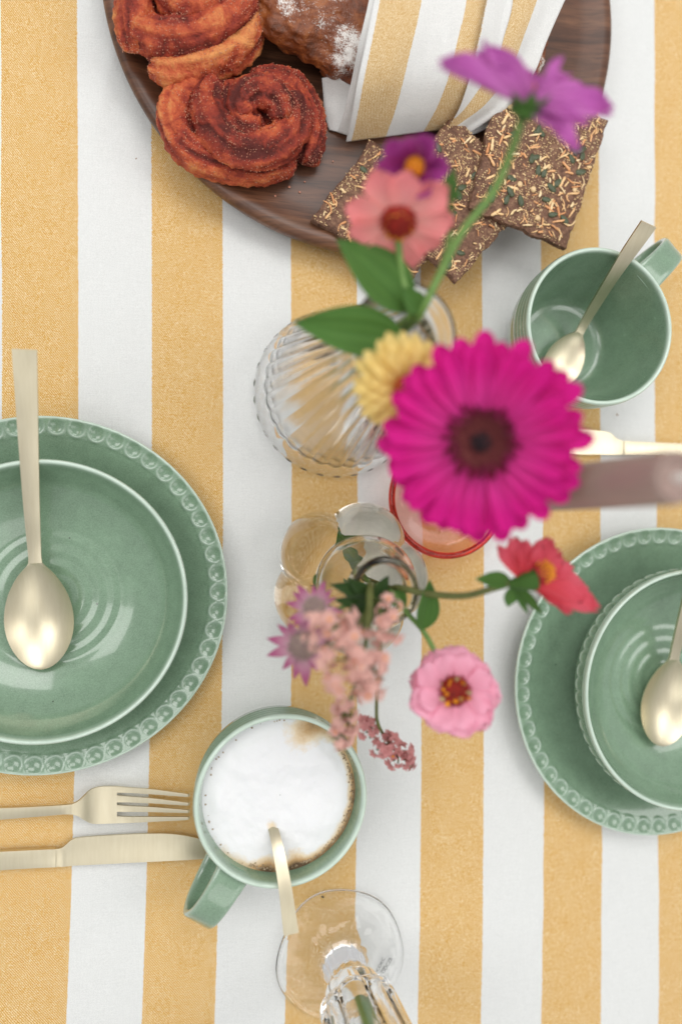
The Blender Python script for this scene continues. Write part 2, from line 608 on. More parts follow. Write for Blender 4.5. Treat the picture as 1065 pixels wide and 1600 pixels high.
# ------------------------------------------------------------------ plates and bowls
ND = 54
def dots(P, rad_fn, d0, rdot, amp_in, amp_ring):
    """dimples with raised rims around a circle: returns height and ring mask"""
    ang = np.arctan2(P[..., 1], P[..., 0])
    k = np.round(ang / (2 * PI / ND))
    da = (ang - k * 2 * PI / ND) * d0
    dr = rad_fn
    d = np.hypot(da, dr)
    inn = np.clip(1 - (d / rdot) ** 2, 0, 1)
    w = 0.15 + 0.85 * np.clip(-dr / rdot * 0.8 + 0.35, 0, 1)
    ring = np.exp(-((d - rdot * 1.02) / (rdot * 0.19)) ** 2) * w
    return -amp_in * inn + amp_ring * ring, ring

def make_plate():
    prof = np.vstack([
        dense([(0.0001, .0062), (.082, .0062)], .006),
        smoothprof([(.085, .0063), (.092, .0074), (.101, .0104), (.110, .0138), (.1160, .0160)], 14),
        dense([(.1164, .0162), (.1280, .0192)], .0005),
        smoothprof([(.1284, .0193), (.1296, .0191), (.1302, .0182), (.1300, .0170), (.1290, .0160)], 9),
        smoothprof([(.127, .0152), (.115, .0112), (.10, .0056), (.088, .0016), (.084, .0006), (.080, .0008), (.079, .0024)], 14),
        dense([(.077, .0026), (.0001, .0026)], .01)])
    P = lathe(prof, ND * 16)
    r = np.hypot(P[..., 0], P[..., 1])
    topm = (np.arange(len(prof)) < len(prof) - 30)[:, None]
    h, ring = dots(P, r - .1232, .1232, .0059, .0013, .00055)
    zone = (r > .1160) & (r < .1290) & (P[..., 2] > .0155)
    P[..., 2] += np.where(zone, h, 0)
    rim = np.exp(-((r - .1298) / .0014) ** 2) * (P[..., 2] > .015)
    e = np.clip(np.where(zone, ring * .5, 0) + rim, 0, 1)
    wob = 1 + 0.004 * np.cos(2 * np.arctan2(P[..., 1], P[..., 0]) + 0.6)
    P[..., :2] *= wob[..., None]
    return MB().grid(P, False, True, edge=e)

def make_bowl():
    prof = np.vstack([
        dense([(0.0001, .0128), (.012, .0128)], .002),
        dense([(.0125, .0128), (.048, .0140)], .0007),
        smoothprof([(.050, .0144), (.060, .0178), (.071, .0236), (.081, .0316), (.0878, .0410), (.0915, .0490), (.0930, .0538)], 40),
        smoothprof([(.0932, .0545), (.0939, .0556), (.0950, .0561), (.0961, .0555), (.0966, .0541)], 12),
        dense([(.0966, .0535), (.0956, .0380)], .0006),
        smoothprof([(.0953, .0370), (.0915, .0290), (.0840, .0210), (.0720, .0140), (.0580, .0098), (.0500, .0088), (.0490, .0072), (.0470, .0066), (.0455, .0070)], 30),
        dense([(.044, .0085), (.0001, .0085)], .012)])
    P = lathe(prof, ND * 12)
    r = np.hypot(P[..., 0], P[..., 1])
    z = P[..., 2].copy()
    inner = (np.arange(len(prof)) < 5 + 52 + 42)[:, None]
    rid = np.where(inner & (r < .055), .00032 * np.sin(2 * PI * r / .0105 + 0.5 + .5 * np.sin(np.arctan2(P[..., 1], P[..., 0]) + 1)) * np.clip((r - .006) / .01, 0, 1) * np.clip((.055 - r) / .012, 0, 1), 0)
    P[..., 2] += rid
    outer = (r > .0952) & (z < .0532) & (z > .0375)
    h, ring = dots(P, z - .0448, .0960, .0050, .0010, .0007)
    f = np.where(outer, h, 0)
    P[..., 0] *= 1 + f / r
    P[..., 1] *= 1 + f / r
    rim = np.exp(-((r - .0952) / .0022) ** 2) * (z > .051)
    e = np.clip(rim * 1.1 + np.where(outer, ring * .7, 0), 0, 1)
    return MB().grid(P, False, True, edge=e)

plate_me = make_plate()
bowl_me = make_bowl()
pl = plate_me.build('dinner_plate', GREEN)
tag(pl, 'large green plate with dotted rim under the bowl at the left edge', 'plate', 'green dotted plates')
p = at(78, 926, .0)
pl.location = (p[0], p[1], 0)
pr = pl.copy(); COL.objects.link(pr)
tag(pr, 'large green plate with dotted rim under the bowl at the right edge', 'plate', 'green dotted plates')
p = at(1010, 1057, .0)
pr.location = (p[0], p[1], 0)
pr.rotation_euler.z = 0.4
bl = bowl_me.build('soup_bowl', GREEN)
tag(bl, 'green soup bowl with a ridged bottom on the left plate', 'bowl', 'green soup bowls')
p = at(66, 940, .055)
bl.location = (p[0], p[1], 0)
br = bl.copy(); COL.objects.link(br)
tag(br, 'green soup bowl on the right plate, cut by the right edge', 'bowl', 'green soup bowls')
p = at(1086, 1078, .055)
br.location = (p[0], p[1], 0)
br.rotation_euler.z = 1.1

# ------------------------------------------------------------------ mugs
def make_mug(label, loc, ang):
    prof = np.vstack([
        dense([(.0001, .0080), (.030, .0081)], .003),
        smoothprof([(.031, .0081), (.0352, .0088), (.0385, .0115), (.0410, .0165), (.0440, .0240), (.0485, .0370), (.0525, .0520), (.0550, .0660), (.0562, .0725)], 44),
        smoothprof([(.0564, .0733), (.0570, .0746), (.0581, .0752), (.0593, .0747), (.0600, .0734), (.0602, .0718)], 12),
        dense([(.0602, .0712), (.0592, .0480)], .0006),
        smoothprof([(.0590, .0470), (.0572, .0370), (.0540, .0260), (.0495, .0140), (.0455, .0050), (.0430, .0012), (.0400, .0002), (.0385, .0008)], 28),
        dense([(.037, .002), (.0001, .002)], .012)])
    P = lathe(prof, 144)
    z = P[..., 2]
    r = np.hypot(P[..., 0], P[..., 1])
    outer = (r > .0585) & (z < .0715)
    ridge = np.where(outer, 0.5 + 0.5 * np.cos(2 * PI * (z - .0690) / .0062), 0) * np.clip((z - .046) / .006, 0, 1)
    f = .0009 * (ridge - .5) * outer
    P[..., 0] *= 1 + f / np.maximum(r, .01)
    P[..., 1] *= 1 + f / np.maximum(r, .01)
    rim = np.exp(-((z - .0752) / .0024) ** 2) * (r > .0545)
    e = np.clip(rim + ridge ** 3 * .5 * outer, 0, 1)
    root = thing('mug', label, 'mug', loc, 'green mugs')
    root.rotation_euler.z = ang
    MB().grid(P, False, True, edge=e).build('body', GREEN, root, local=True)
    path = crom([(.0555, .0640), (.068, .0668), (.083, .0668), (.097, .0610), (.1045, .0480), (.1005, .0330), (.087, .0225), (.072, .0180), (.0485, .0150)], 44)
    n = len(path)
    seg = 24
    a = np.linspace(0, 2 * PI, seg, endpoint=False)
    T = np.gradient(path, axis=0)
    T /= np.linalg.norm(T, axis=1)[:, None]
    Nn = np.stack([-T[:, 1], T[:, 0]], 1)
    t = np.linspace(0, 1, n)
    hw = .0105 + .0025 * np.abs(2 * t - 1) ** 3
    ht = .0030 + .0012 * np.abs(2 * t - 1) ** 3
    ca, sa = np.cos(a), np.sin(a)
    sx = np.sign(ca) * np.abs(ca) ** .45
    sy = np.sign(sa) * np.abs(sa) ** .6
    H = np.zeros((n, seg, 3))
    dish = -.0007 * (1 - sx ** 2) * (sy > 0)
    for i in range(n):
        off = ht[i] * sy + dish
        H[i, :, 0] = path[i, 0] - Nn[i, 0] * off * -1
        H[i, :, 2] = path[i, 1] + Nn[i, 1] * off
        H[i, :, 1] = hw[i] * sx
    ed = np.clip(np.abs(sx) ** 8, 0, 1)[None, :] * np.ones((n, 1)) * 0.55
    m2 = MB().grid(H, False, True, edge=ed)
    m2.build('handle', GREEN, root, local=True)
    return root

p = at(441, 1253, .0752)
MUG1 = p.copy()
make_mug('green mug full of foamy milk coffee below the left plate', (p[0], p[1], 0), math.atan2(-205, -135))
p = at(939, 509, .0752)
MUG2 = p.copy()
make_mug('empty green mug beside the seeded crackers', (p[0], p[1], 0), math.radians(44))

# ------------------------------------------------------------------ milk coffee
root = thing('milk_coffee', 'white milk foam with tan coffee edge filling the lower mug', 'coffee', (MUG1[0], MUG1[1], .010))
nr, na = 60, 180
rr = np.linspace(0.0003, .0543, nr)[:, None]
aa = np.linspace(0, 2 * PI, na, endpoint=False)[None, :]
X, Y = rr * np.cos(aa), rr * np.sin(aa)
Z = .0612 + .0016 * (1 - (rr / .0533) ** 2) + .0018 * fbm(np.stack([X, Y, 0 * X], -1), 45, 4, 5) * np.clip((.052 - rr) / .01, .2, 1)
edge = np.clip((rr - .0445) / .0085, 0, 1)
side = 0.42 + 0.75 * np.cos(aa - math.radians(-40))        # browner towards the lower right
coffee = edge ** 1.8 * np.clip(side, 0.0, 1.0) * .85
def patch(px, py, r0):
    q = at(px, py, .062)
    return np.exp(-(((X + MUG1[0] - q[0]) ** 2 + (Y + MUG1[1] - q[1]) ** 2) / r0 ** 2))
coffee = coffee + .42 * patch(470, 1146, .0110) + .40 * patch(492, 1134, .010) + .55 * patch(418, 1352, .007) + .55 * patch(462, 1345, .008) + .35 * patch(424, 1292, .0045)
q = at(425, 1288, .0618)
Z = Z - .0016 * np.exp(-(((X + MUG1[0] - q[0]) ** 2 + (Y + MUG1[1] - q[1]) ** 2) / .0035 ** 2))
mb = MB().grid(np.stack([X + MUG1[0], Y + MUG1[1], Z], -1), False, True, coffee=coffee)
mb.build('foam', FOAM, root)
mb = MB()
rg = np.random.RandomState(4)
octV = np.array([(1, 0, 0), (-1, 0, 0), (0, 1, 0), (0, -1, 0), (0, 0, 1), (0, 0, -1)], float)
octF = [(0, 2, 4), (2, 1, 4), (1, 3, 4), (3, 0, 4), (2, 0, 5), (1, 2, 5), (3, 1, 5), (0, 3, 5)]
def ico(sub=1):
    import bmesh
    b = bmesh.new()
    bmesh.ops.create_icosphere(b, subdivisions=sub, radius=1)
    V = np.array([v.co[:] for v in b.verts])
    Fc = [tuple(v.index for v in f.verts) for f in b.faces]
    b.free()
    return V, Fc
icoV, icoF = ico(2)
for i in range(300):
    a = math.radians(rg.uniform(-115, 35)) if rg.rand() < .88 else rg.uniform(0, 2 * PI)
    r = .0527 - abs(rg.normal(0, .0012))
    s = rg.uniform(.00025, .0007)
    mb.add(icoV * [s, s, s * .7] + [MUG1[0] + r * math.cos(a), MUG1[1] + r * math.sin(a), .0614 + s * .2], icoF)
tag(mb.build('bubbles', BUBBLE, root), kind='stuff')

# ------------------------------------------------------------------ cutlery
def edges_px(pts):
    """rows (x, y_top, y_bottom, z) of a flat piece lying along the photo's x axis"""
    L = np.array([at(x, a, z) for x, a, b, z in pts])
    R = np.array([at(x, b, z) for x, a, b, z in pts])
    return L, R

def dens(A, n):
    return crom(A, n)

def make_spoon(label, spine, bowl_len, bowl_w, neck_w, end_w, depth=.0085, roll=0.0):
    S0 = np.array([at(*q) for q in spine])
    P = crom(S0, 400)
    seg = np.linalg.norm(np.diff(P, axis=0), axis=1)
    s = np.concatenate([[0], np.cumsum(seg)])
    Ltot = s[-1]
    tb = np.linspace(0, 1, 60)
    tb = (1 - np.cos(PI * tb)) / 2 * 0.55 + tb * 0.45
    sv = np.concatenate([tb * bowl_len, np.linspace(bowl_len, Ltot, 60)[1:]])
    Q = np.stack([np.interp(sv, s, P[:, k]) for k in range(3)], 1)
    T = np.gradient(Q, axis=0)
    T /= np.linalg.norm(T, axis=1)[:, None]
    T[:60] = T[:60].mean(0) * .7 + T[:60] * .3
    Sd = np.cross([0, 0, 1.0], T)
    Sd /= np.linalg.norm(Sd, axis=1)[:, None]
    Sd[:, 2] += roll
    t = np.clip(sv / bowl_len, 0, 1)
    w = bowl_w / 2 * np.clip(np.sin(PI * np.clip(t, 0, 1) ** 0.88), 0, 1) ** 0.56
    hs = np.clip((sv - bowl_len) / (Ltot - bowl_len), 0, 1)
    hw = (neck_w + (end_w - neck_w) * hs ** .85) / 2
    blend = np.clip((t - .72) / .28, 0, 1) ** 1.6
    w = np.maximum(w, hw * blend)
    w = np.maximum(w, .0006)
    w = np.where(sv > bowl_len, hw, w)
    k = np.ones(9) / 9
    wp = np.pad(w, 4, mode='edge')
    ws = np.convolve(wp, k, 'valid')
    w = np.where((t > .75), ws, w)
    dep = depth * np.clip(np.sin(PI * np.clip(t, 0, 1) ** 0.9), 0, 1) ** .85
    dep = np.where(sv > bowl_len, 0, dep)
    th = np.where(t < .9, .0013, .0013 + .0011 * np.clip((t - .9) / .1, 0, 1))
    root = thing('spoon', label, 'spoon', S0[0], 'champagne spoons')
    L, R = Q - Sd * w[:, None], Q + Sd * w[:, None]
    nb = 60
    ribbon(L[:nb], R[:nb], 21, dep[:nb], th[:nb]).build('spoon_bowl', GOLD, root, sharp=50)
    ribbon(L[nb - 1:], R[nb - 1:], 7, None, .0024, bulge=.0002).build('handle', GOLD, root, sharp=40)
    return root

make_spoon('champagne gold spoon lying in the bowl at the left edge',
           [(66, 1046, .0245), (61, 960, .0245), (55, 876, .0295), (50, 800, .0430), (45, 700, .0600), (38, 546, .0790)], .0765, .0470, .0082, .0152)
make_spoon('champagne gold spoon lying in the bowl at the right edge',
           [(1033, 1166, .0250), (1043, 1095, .0250), (1053, 1030, .0300), (1064, 985, .0400), (1085, 905, .0600), (1105, 820, .0780)], .0735, .0480, .0082, .0152)
make_spoon('small gold spoon leaning in the empty mug',
           [(860, 604, .0170), (882, 563, .0180), (905, 520, .0240), (930, 477, .0430), (973, 409, .0785), (1013, 351, .1010)], .0500, .0330, .0066, .0125, .0045)
make_spoon('small gold spoon standing in the milk foam',
           [(382, 1175, .0150), (392, 1200, .0170), (404, 1232, .0260), (427, 1296, .0620), (443, 1372, .0790), (455, 1460, .0860)], .0480, .0320, .0056, .0102, .0060)

root = thing('fork', 'champagne gold four tined fork below the left plate', 'fork', at(140, 1260, 0))
L, R = edges_px([(-40, 1264, 1284, .004), (0, 1263, 1281, .005), (50, 1261, 1277, .008), (95, 1258.5, 1273, .0125), (112, 1257, 1272.5, .0130)])
L2, R2 = edges_px([(112, 1257, 1272.5, .0130), (122, 1252.5, 1275.5, .0118), (131, 1245, 1281, .0104), (142, 1234.5, 1286.5, .0080), (154, 1230, 1287.5, .0062), (168, 1229, 1287, .0050), (183, 1229, 1286.5, .0046)])
ribbon(dens(L, 24), dens(R, 24), 5, None, .0024, bulge=.0002).build('handle', GOLD, root, sharp=40)
ribbon(dens(L2, 30), dens(R2, 30), 9, None, .0020).build('head', GOLD, root, sharp=40)
for a, b, ya in ((1229, 1238.5, 1243), (1243, 1253.5, 1256.5), (1258, 1268.5, 1268), (1275.5, 1286.5, 1279)):
    mid = (a + b) / 2
    L, R = edges_px([(182.5, a, b, .0046), (205, a + 1 + (ya - mid) * .12, b - .5 + (ya - mid) * .12, .0046), (240, mid + (ya - mid) * .4 - 3.9, mid + (ya - mid) * .4 + 3.9, .0062), (275, mid + (ya - mid) * .8 - 2.9, mid + (ya - mid) * .8 + 2.9, .0092), (292, ya - 2.3, ya + 2.3, .0112), (294, ya - 1.6, ya + 1.6, .0114)])
    ribbon(dens(L, 26), dens(R, 26), 3, None, .0018, bulge=.0001).build('tine', GOLD, root, sharp=40)

def knife(label, loc, handle, blade):
    root = thing('knife', label, 'knife', loc, 'champagne knives')
    L, R = edges_px(handle)
    ribbon(dens(L, 30), dens(R, 30), 7, None, .0042, bulge=.0005).build('handle', GOLD, root, sharp=40)
    L, R = edges_px(blade)
    ribbon(dens(L, 60), dens(R, 60), 7, None, .0020, bulge=.0004).build('blade', GOLD, root, sharp=40)

knife('champagne gold knife lying below the fork at the left', at(100, 1340, 0),
      [(-60, 1334, 1365, .0062), (0, 1331, 1360, .0062), (50, 1328.5, 1357, .0062), (84, 1327, 1355.3, .0058), (88, 1326.8, 1355, .0050)],
      [(88, 1326.8, 1355, .0048), (96, 1325.3, 1354.5, .0040), (104, 1319.5, 1354, .0040), (112, 1312.5, 1353, .0040), (122, 1309.5, 1352.4, .0040), (150, 1307, 1351, .0040), (200, 1304, 1348.5, .0040), (240, 1302.6, 1346.5, .0040), (265, 1303, 1345.2, .0040), (290, 1306, 1344, .0040), (315, 1312, 1342.4, .0040), (340, 1322, 1341, .0040), (356, 1332, 1340, .0040)])
knife('champagne gold knife lying behind the candle at the right', at(960, 700, 0),
      [(974, 689, 711, .0050), (978, 689, 711, .0058), (1010, 690.5, 712, .0062), (1110, 695, 716, .0062), (1180, 698, 719, .0062)],
      [(748, 690, 697, .0040), (765, 675, 698.5, .0040), (800, 668.5, 701, .0040), (850, 668, 705, .0040), (900, 671, 709.5, .0040), (935, 673, 710, .0040), (950, 675.5, 710.5, .0040), (957, 680, 710.7, .0040), (964, 686, 711, .0040), (974, 689, 711, .0048)])

# ------------------------------------------------------------------ wooden board
BZ = .0205
BC = np.array([.1385, .4155])
prof = np.vstack([dense([(.0001, BZ), (.168, BZ)], .01),
                  smoothprof([(.170, BZ), (.180, BZ + .0004), (.190, BZ + .0022), (.1975, BZ + .0042), (.2025, BZ + .0040), (.2055, BZ + .0014), (.2060, BZ - .003), (.2040, BZ - .009), (.1985, .0045), (.190, .0008), (.180, 0)], 44),
                  dense([(.178, 0), (.0001, 0)], .03)])
P = lathe(prof, 220)
P[..., 0] += BC[0]
P[..., 1] += BC[1]
board = thing('serving_board', 'large round dark walnut serving board at the top', 'board', (BC[0], BC[1], 0))
MB().grid(P, False, True).build('board', WOOD, board)

# ------------------------------------------------------------------ cinnamon buns
def bun(label, strands, seed, mid):
    pts = [s[0] for s in strands]
    c = at(*pts[0][len(pts[0]) // 2][:2], BZ)
    root = thing('cinnamon_bun', label, 'bun', (c[0], c[1], BZ), 'cinnamon buns')
    mb = MB()
    rng = np.random.RandomState(seed)
    cx_, cy_ = mid
    surf = []
    for path, bare, squash in strands:
        ctl = np.array([[*at(cx_ + (x - cx_) * .92, cy_ + (y - cy_) * .92, BZ + (z - BZ) * .86), r * .88] for x, y, z, r in path])
        C = crom(ctl, 46 * (len(path) - 1) // 2 + 20)
        n = len(C)
        rad = C[:, 3].copy()
        e = np.minimum(np.arange(n), np.arange(n)[::-1]) / (n * .07)
        rad *= np.sqrt(np.clip(1 - (1 - np.clip(e, 0, 1)) ** 2, .02, 1))
        T = tube(C[:, :3], rad, 40)
        cen = C[:, None, :3]
        D = T - cen
        ln = np.linalg.norm(D, axis=-1, keepdims=True) + 1e-9
        dn = D / ln
        ang = np.linspace(0, 2 * PI, 40, endpoint=False)[None, :]
        u = np.linspace(0, n * .02, n)[:, None]
        stri = vnoise(np.stack([u * .9 + 0 * ang, np.cos(ang) * 3.2 + u * .5, np.sin(ang) * 3.2 + 0 * u], -1), 1.0, seed)
        stri2 = vnoise(np.stack([u * 1.5 + 0 * ang, np.cos(ang) * 8 + u, np.sin(ang) * 8 + 0 * u], -1), 1.0, seed + 3)
        lump = fbm(T, 75, 3, seed + 7)
        fine = fbm(T, 420, 2, seed + 9)
        disp = (.16 * stri + .10 * stri2) * ln[..., 0] + .0016 * lump + .0011 * fine
        T = T + dn * disp[..., None]
        T[..., 2] = np.maximum(T[..., 2], BZ + .0004 + .0003 * lump)
        mb.grid(T, False, True, bare=np.full(T.shape[:2], bare) - .05 + .24 * stri + .10 * stri2 + .08 * lump)
        surf.append((T.reshape(-1, 3), dn.reshape(-1, 3)))
    b = mb.build('dough', BUN, root)
    S = np.concatenate([a for a, _ in surf])
    Nn = np.concatenate([d for _, d in surf])
    ok = Nn[:, 2] > .1
    S, Nn = S[ok], Nn[ok]
    idx = rng.choice(len(S), 9000)
    sg = MB()
    clump = fbm(S[idx], 60, 2, seed + 20)
    for i, cl in zip(idx, clump):
        if rng.rand() > .45 + .9 * cl: continue
        s = rng.uniform(.0002, .00055)
        sg.add(octV * s @ np.linalg.qr(rng.randn(3, 3))[0] + S[i] + Nn[i] * s * .4 + rng.normal(0, .0004, 3) * [1, 1, .2], octF)
    tag(sg.build('sugar_grains', SUGAR, root, smooth=False), kind='stuff')
    return root

B2 = [
    ([(470, 255, .030, .011), (420, 268, .033, .013), (350, 262, .034, .0145), (290, 235, .034, .0155), (266, 185, .034, .0150), (285, 140, .034, .0140), (330, 125, .035, .013)], .02, 1),
    ([(335, 120, .037, .013), (320, 160, .042, .0145), (335, 205, .046, .0155), (375, 238, .048, .0160), (425, 238, .048, .0155), (462, 210, .047, .0150), (468, 175, .046, .0140), (450, 145, .046, .013)], -.10, 1),
    ([(480, 262, .030, .010), (492, 225, .034, .0125), (488, 180, .035, .0135), (465, 140, .036, .0135), (430, 122, .038, .013), (390, 120, .040, .0115)], -.10, 1),
    ([(450, 190, .050, .012), (435, 152, .054, .0135), (400, 140, .055, .0135), (378, 160, .054, .0125), (388, 185, .052, .011)], -.12, 1),
    ([(410, 205, .050, .012), (380, 195, .049, .012), (362, 165, .046, .011), (370, 130, .043, .011)], -.12, 1),
    ([(440, 255, .030, .012), (380, 200, .030, .022), (340, 170, .028, .02), (430, 170, .030, .024), (460, 200, .028, .02)], -.2, 1),
]
B1 = [
    ([(232, 104, .036, .012), (262, 116, .040, .0145), (310, 106, .043, .0155), (355, 90, .043, .0155), (388, 66, .042, .0150), (396, 30, .040, .0140), (385, 0, .038, .013), (370, -40, .036, .012)], .20, 1),
    ([(212, 88, .036, .010), (208, 60, .042, .0150), (206, 15, .045, .0165), (212, -30, .045, .016), (235, -70, .042, .015), (300, -95, .040, .015), (370, -60, .038, .015)], .05, 1),
    ([(205, 45, .046, .013), (240, 62, .050, .0165), (290, 62, .053, .0175), (340, 45, .054, .0170), (378, 18, .053, .015), (392, -10, .050, .013)], .0, 1),
    ([(330, -60, .054, .014), (280, -45, .056, .014), (262, -15, .057, .013), (280, 8, .058, .0125), (318, 6, .059, .013), (345, -20, .058, .013)], .06, 1),
    ([(225, 88, .040, .011), (265, 92, .043, .013), (310, 84, .044, .012), (360, 66, .045, .012)], -.12, 1),
    ([(240, 60, .030, .02), (300, 40, .032, .024), (350, 20, .032, .024), (300, -20, .035, .024), (260, 10, .034, .024)], -.2, 1),
]
bun('cinnamon bun knot with sugared swirl, lower of the two on the board', B2, 3, (378, 198))
bun('pale baked cinnamon bun knot, cut by the top edge', B1, 11, (302, 40))

# ------------------------------------------------------------------ loaf
lc = at(626, 4, .045)
root = thing('loaf', 'dark brown fruit loaf dusted with icing sugar, wrapped in the napkin', 'bread', (lc[0], lc[1], BZ))
nu, nv_ = 150, 240
th = np.linspace(0.02, PI - .02, nu)[:, None]
ph = np.linspace(0, 2 * PI, nv_, endpoint=False)[None, :]
sp_ = lambda x, e: np.sign(x) * np.abs(x) ** e
rot = math.radians(-5)
ax = np.stack([sp_(np.cos(th) + 0 * ph, .85), sp_(np.sin(th), .8) * sp_(np.cos(ph), .9), sp_(np.sin(th), .8) * sp_(np.sin(ph), .85)], -1)
Lf = ax * [.122, .067, .024]
nrm = ax / np.linalg.norm(ax, axis=-1, keepdims=True)
Lf += nrm * (.0052 * fbm(Lf, 26, 3, 31) + .0026 * fbm(Lf, 85, 3, 35) + .0008 * fbm(Lf, 300, 2, 39))[..., None]
ca, sa = math.cos(rot), math.sin(rot)
Lw = np.stack([Lf[..., 0] * ca - Lf[..., 1] * sa + lc[0], Lf[..., 0] * sa + Lf[..., 1] * ca + lc[1], Lf[..., 2] + .044], -1)
Lw[..., 2] = np.maximum(Lw[..., 2], BZ + .0005)
MB().grid(Lw, False, True, dust=np.clip(nrm[..., 2], 0, 1)).build('crust', LOAF, root)

# ------------------------------------------------------------------ napkin
mb = MB()
def sheet(rows, nr_, ncol, stripes_fn, arc=None, wr=.0012, seed=0):
    """rows: list of (left px,py,z, right px,py,z); smooth surface through them"""
    A = np.array([[*at(*r_[:3]), *at(*r_[3:6])] for r_ in rows])
    C = crom(A, nr_)
    u = np.linspace(0, 1, ncol)[None, :, None]
    P = C[:, None, :3] * (1 - u) + C[:, None, 3:] * u
    t = np.linspace(0, 1, nr_)[:, None]
    wv = wr * fbm(np.stack([P[..., 0] * 1.0, P[..., 1] * .35, 0 * P[..., 0]], -1), 45, 3, seed)
    wv = wv + wr * .9 * np.sin(u[..., 0] * 11 + t * 2.5 + seed) * np.sin(PI * np.clip(t, 0, 1))
    P[..., 2] += wv
    P[..., 1] -= wv * .5
    mb.grid(P, stripe=stripes_fn(t, u[..., 0]))
    return P

def lerpk(knots):
    kx, kv = zip(*knots)
    return lambda u: np.interp(u, kx, kv)

# under layer at the left mouth, hem band, main sheet, over fold at the right
sheet([(503, 122, .034, 560, 110, .045), (505, 150, .027, 556, 150, .034), (507, 178, .0235, 548, 190, .028), (514, 203, .0225, 540, 209, .0245)], 30, 10, lambda t, u: 1.5 + 0 * u * t, wr=.0004, seed=2)
sheet([(592, -90, .0890, 618, -90, .0895), (576, 0, .0865, 600, 0, .0880), (560, 70, .0760, 588, 70, .0790), (548, 130, .0560, 574, 132, .0590), (537, 176, .0380, 562, 182, .0400), (527, 206, .0240, 552, 214, .0250)], 60, 14,
      lambda t, u: 1.25 + .95 * u + 0 * t, wr=.0005, seed=3)
sheet([(600, -90, .0930, 800, -90, .0950), (584, 0, .0895, 800, 0, .0900), (570, 70, .0830, 786, 60, .0845), (557, 130, .0700, 772, 112, .0740), (548, 182, .0480, 750, 158, .0550), (540, 221, .0245, 722, 198, .0300)], 90, 70,
      lambda t, u: lerpk([(0, 1.86), (.042, 2.0), (.335, 3.0), (.66, 4.0), (.93, 5.0), (1.0, 5.2)])(u) + 0 * t, wr=.0020, seed=5)
sheet([(770, -60, .0985, 905, -50, .0800), (757, 10, .0955, 877, 12, .0750), (745, 70, .0880, 852, 66, .0690), (732, 125, .0720, 830, 118, .0600), (718, 168, .0560, 800, 160, .0480), (706, 190, .0440, 762, 187, .0390), (697, 204, .0340, 730, 208, .0325)], 80, 50,
      lambda t, u: lerpk([(0, 1.0), (.30, 2.0), (.62, 3.0), (1.0, 3.99)])(np.clip(u + np.clip(t - .45, 0, 1) * .9, 0, 1)), wr=.0016, seed=8)
# inner fold peeping under the over fold
sheet([(820, 60, .058, 846, 80, .052), (808, 120, .050, 832, 118, .046), (770, 172, .040, 790, 178, .036), (720, 203, .029, 738, 210, .0275), (700, 203, .0285, 704, 207, .0275)], 40, 8, lambda t, u: 3.2 + 0 * u * t, wr=.0004, seed=9)
nap = mb.build('napkin', NAPKIN)
sol = nap.modifiers.new('thickness', 'SOLIDIFY')
sol.thickness = .0011
sol.offset = 0
tag(nap, 'striped yellow and white cloth napkin wrapped round the loaf', 'napkin')

# ------------------------------------------------------------------ crackers
def leaf_shape(mesh_name): ...

def shred_mesh(seed):
    r = random.Random(seed)
    L = r.uniform(.005, .0135)
    bend = r.uniform(-.28, .28)
    pts = []
    for i in range(5):
        t = i / 4
        pts.append(((t - .5) * L, bend * L * ((t - .5) ** 2 * 4 * .5 + .25 * math.sin(5 * t + seed)), .0006 * math.sin(t * 3 + seed)))
    w = r.uniform(.0007, .0014)
    P = tube(crom(pts, 8), [w * .5] + [w * r.uniform(.75, 1.15) for _ in range(6)] + [w * .4], 6, .6)
    m_ = MB()
    m_.grid(P, False, True)
    m_.Fc.append(tuple(range(5, -1, -1)))
    m_.Fc.append(tuple(range(42, 48)))
    V = m_.verts()
    me = bpy.data.meshes.new('cheese_shred')
    me.from_pydata(V.tolist(), [], m_.Fc)
    me.polygons.foreach_set('use_smooth', [True] * len(me.polygons))
    me.materials.append(CHEESE)
    return me
SHREDS = [shred_mesh(i) for i in range(9)]
def seed_mesh():
    V = icoV * [.0050, .0026, .0011]
    V[:, 1] *= 1 - .25 * V[:, 0] / .005
    me = bpy.data.meshes.new('pumpkin_seed')
    me.from_pydata(V.tolist(), [], icoF)
    me.polygons.foreach_set('use_smooth', [True] * len(me.polygons))
    me.materials.append(PUMPKIN)
    return me
SEED = seed_mesh()
def nut_mesh():
    V = icoV * [.0026, .0022, .0016]
    V = V + .0003 * fbm(V, 500, 2, 3)[:, None]
    me = bpy.data.meshes.new('nut_piece')
    me.from_pydata(V.tolist(), [], icoF)
    me.polygons.foreach_set('use_smooth', [True] * len(me.polygons))
    me.materials.append(SESAME)
    return me
NUT = nut_mesh()

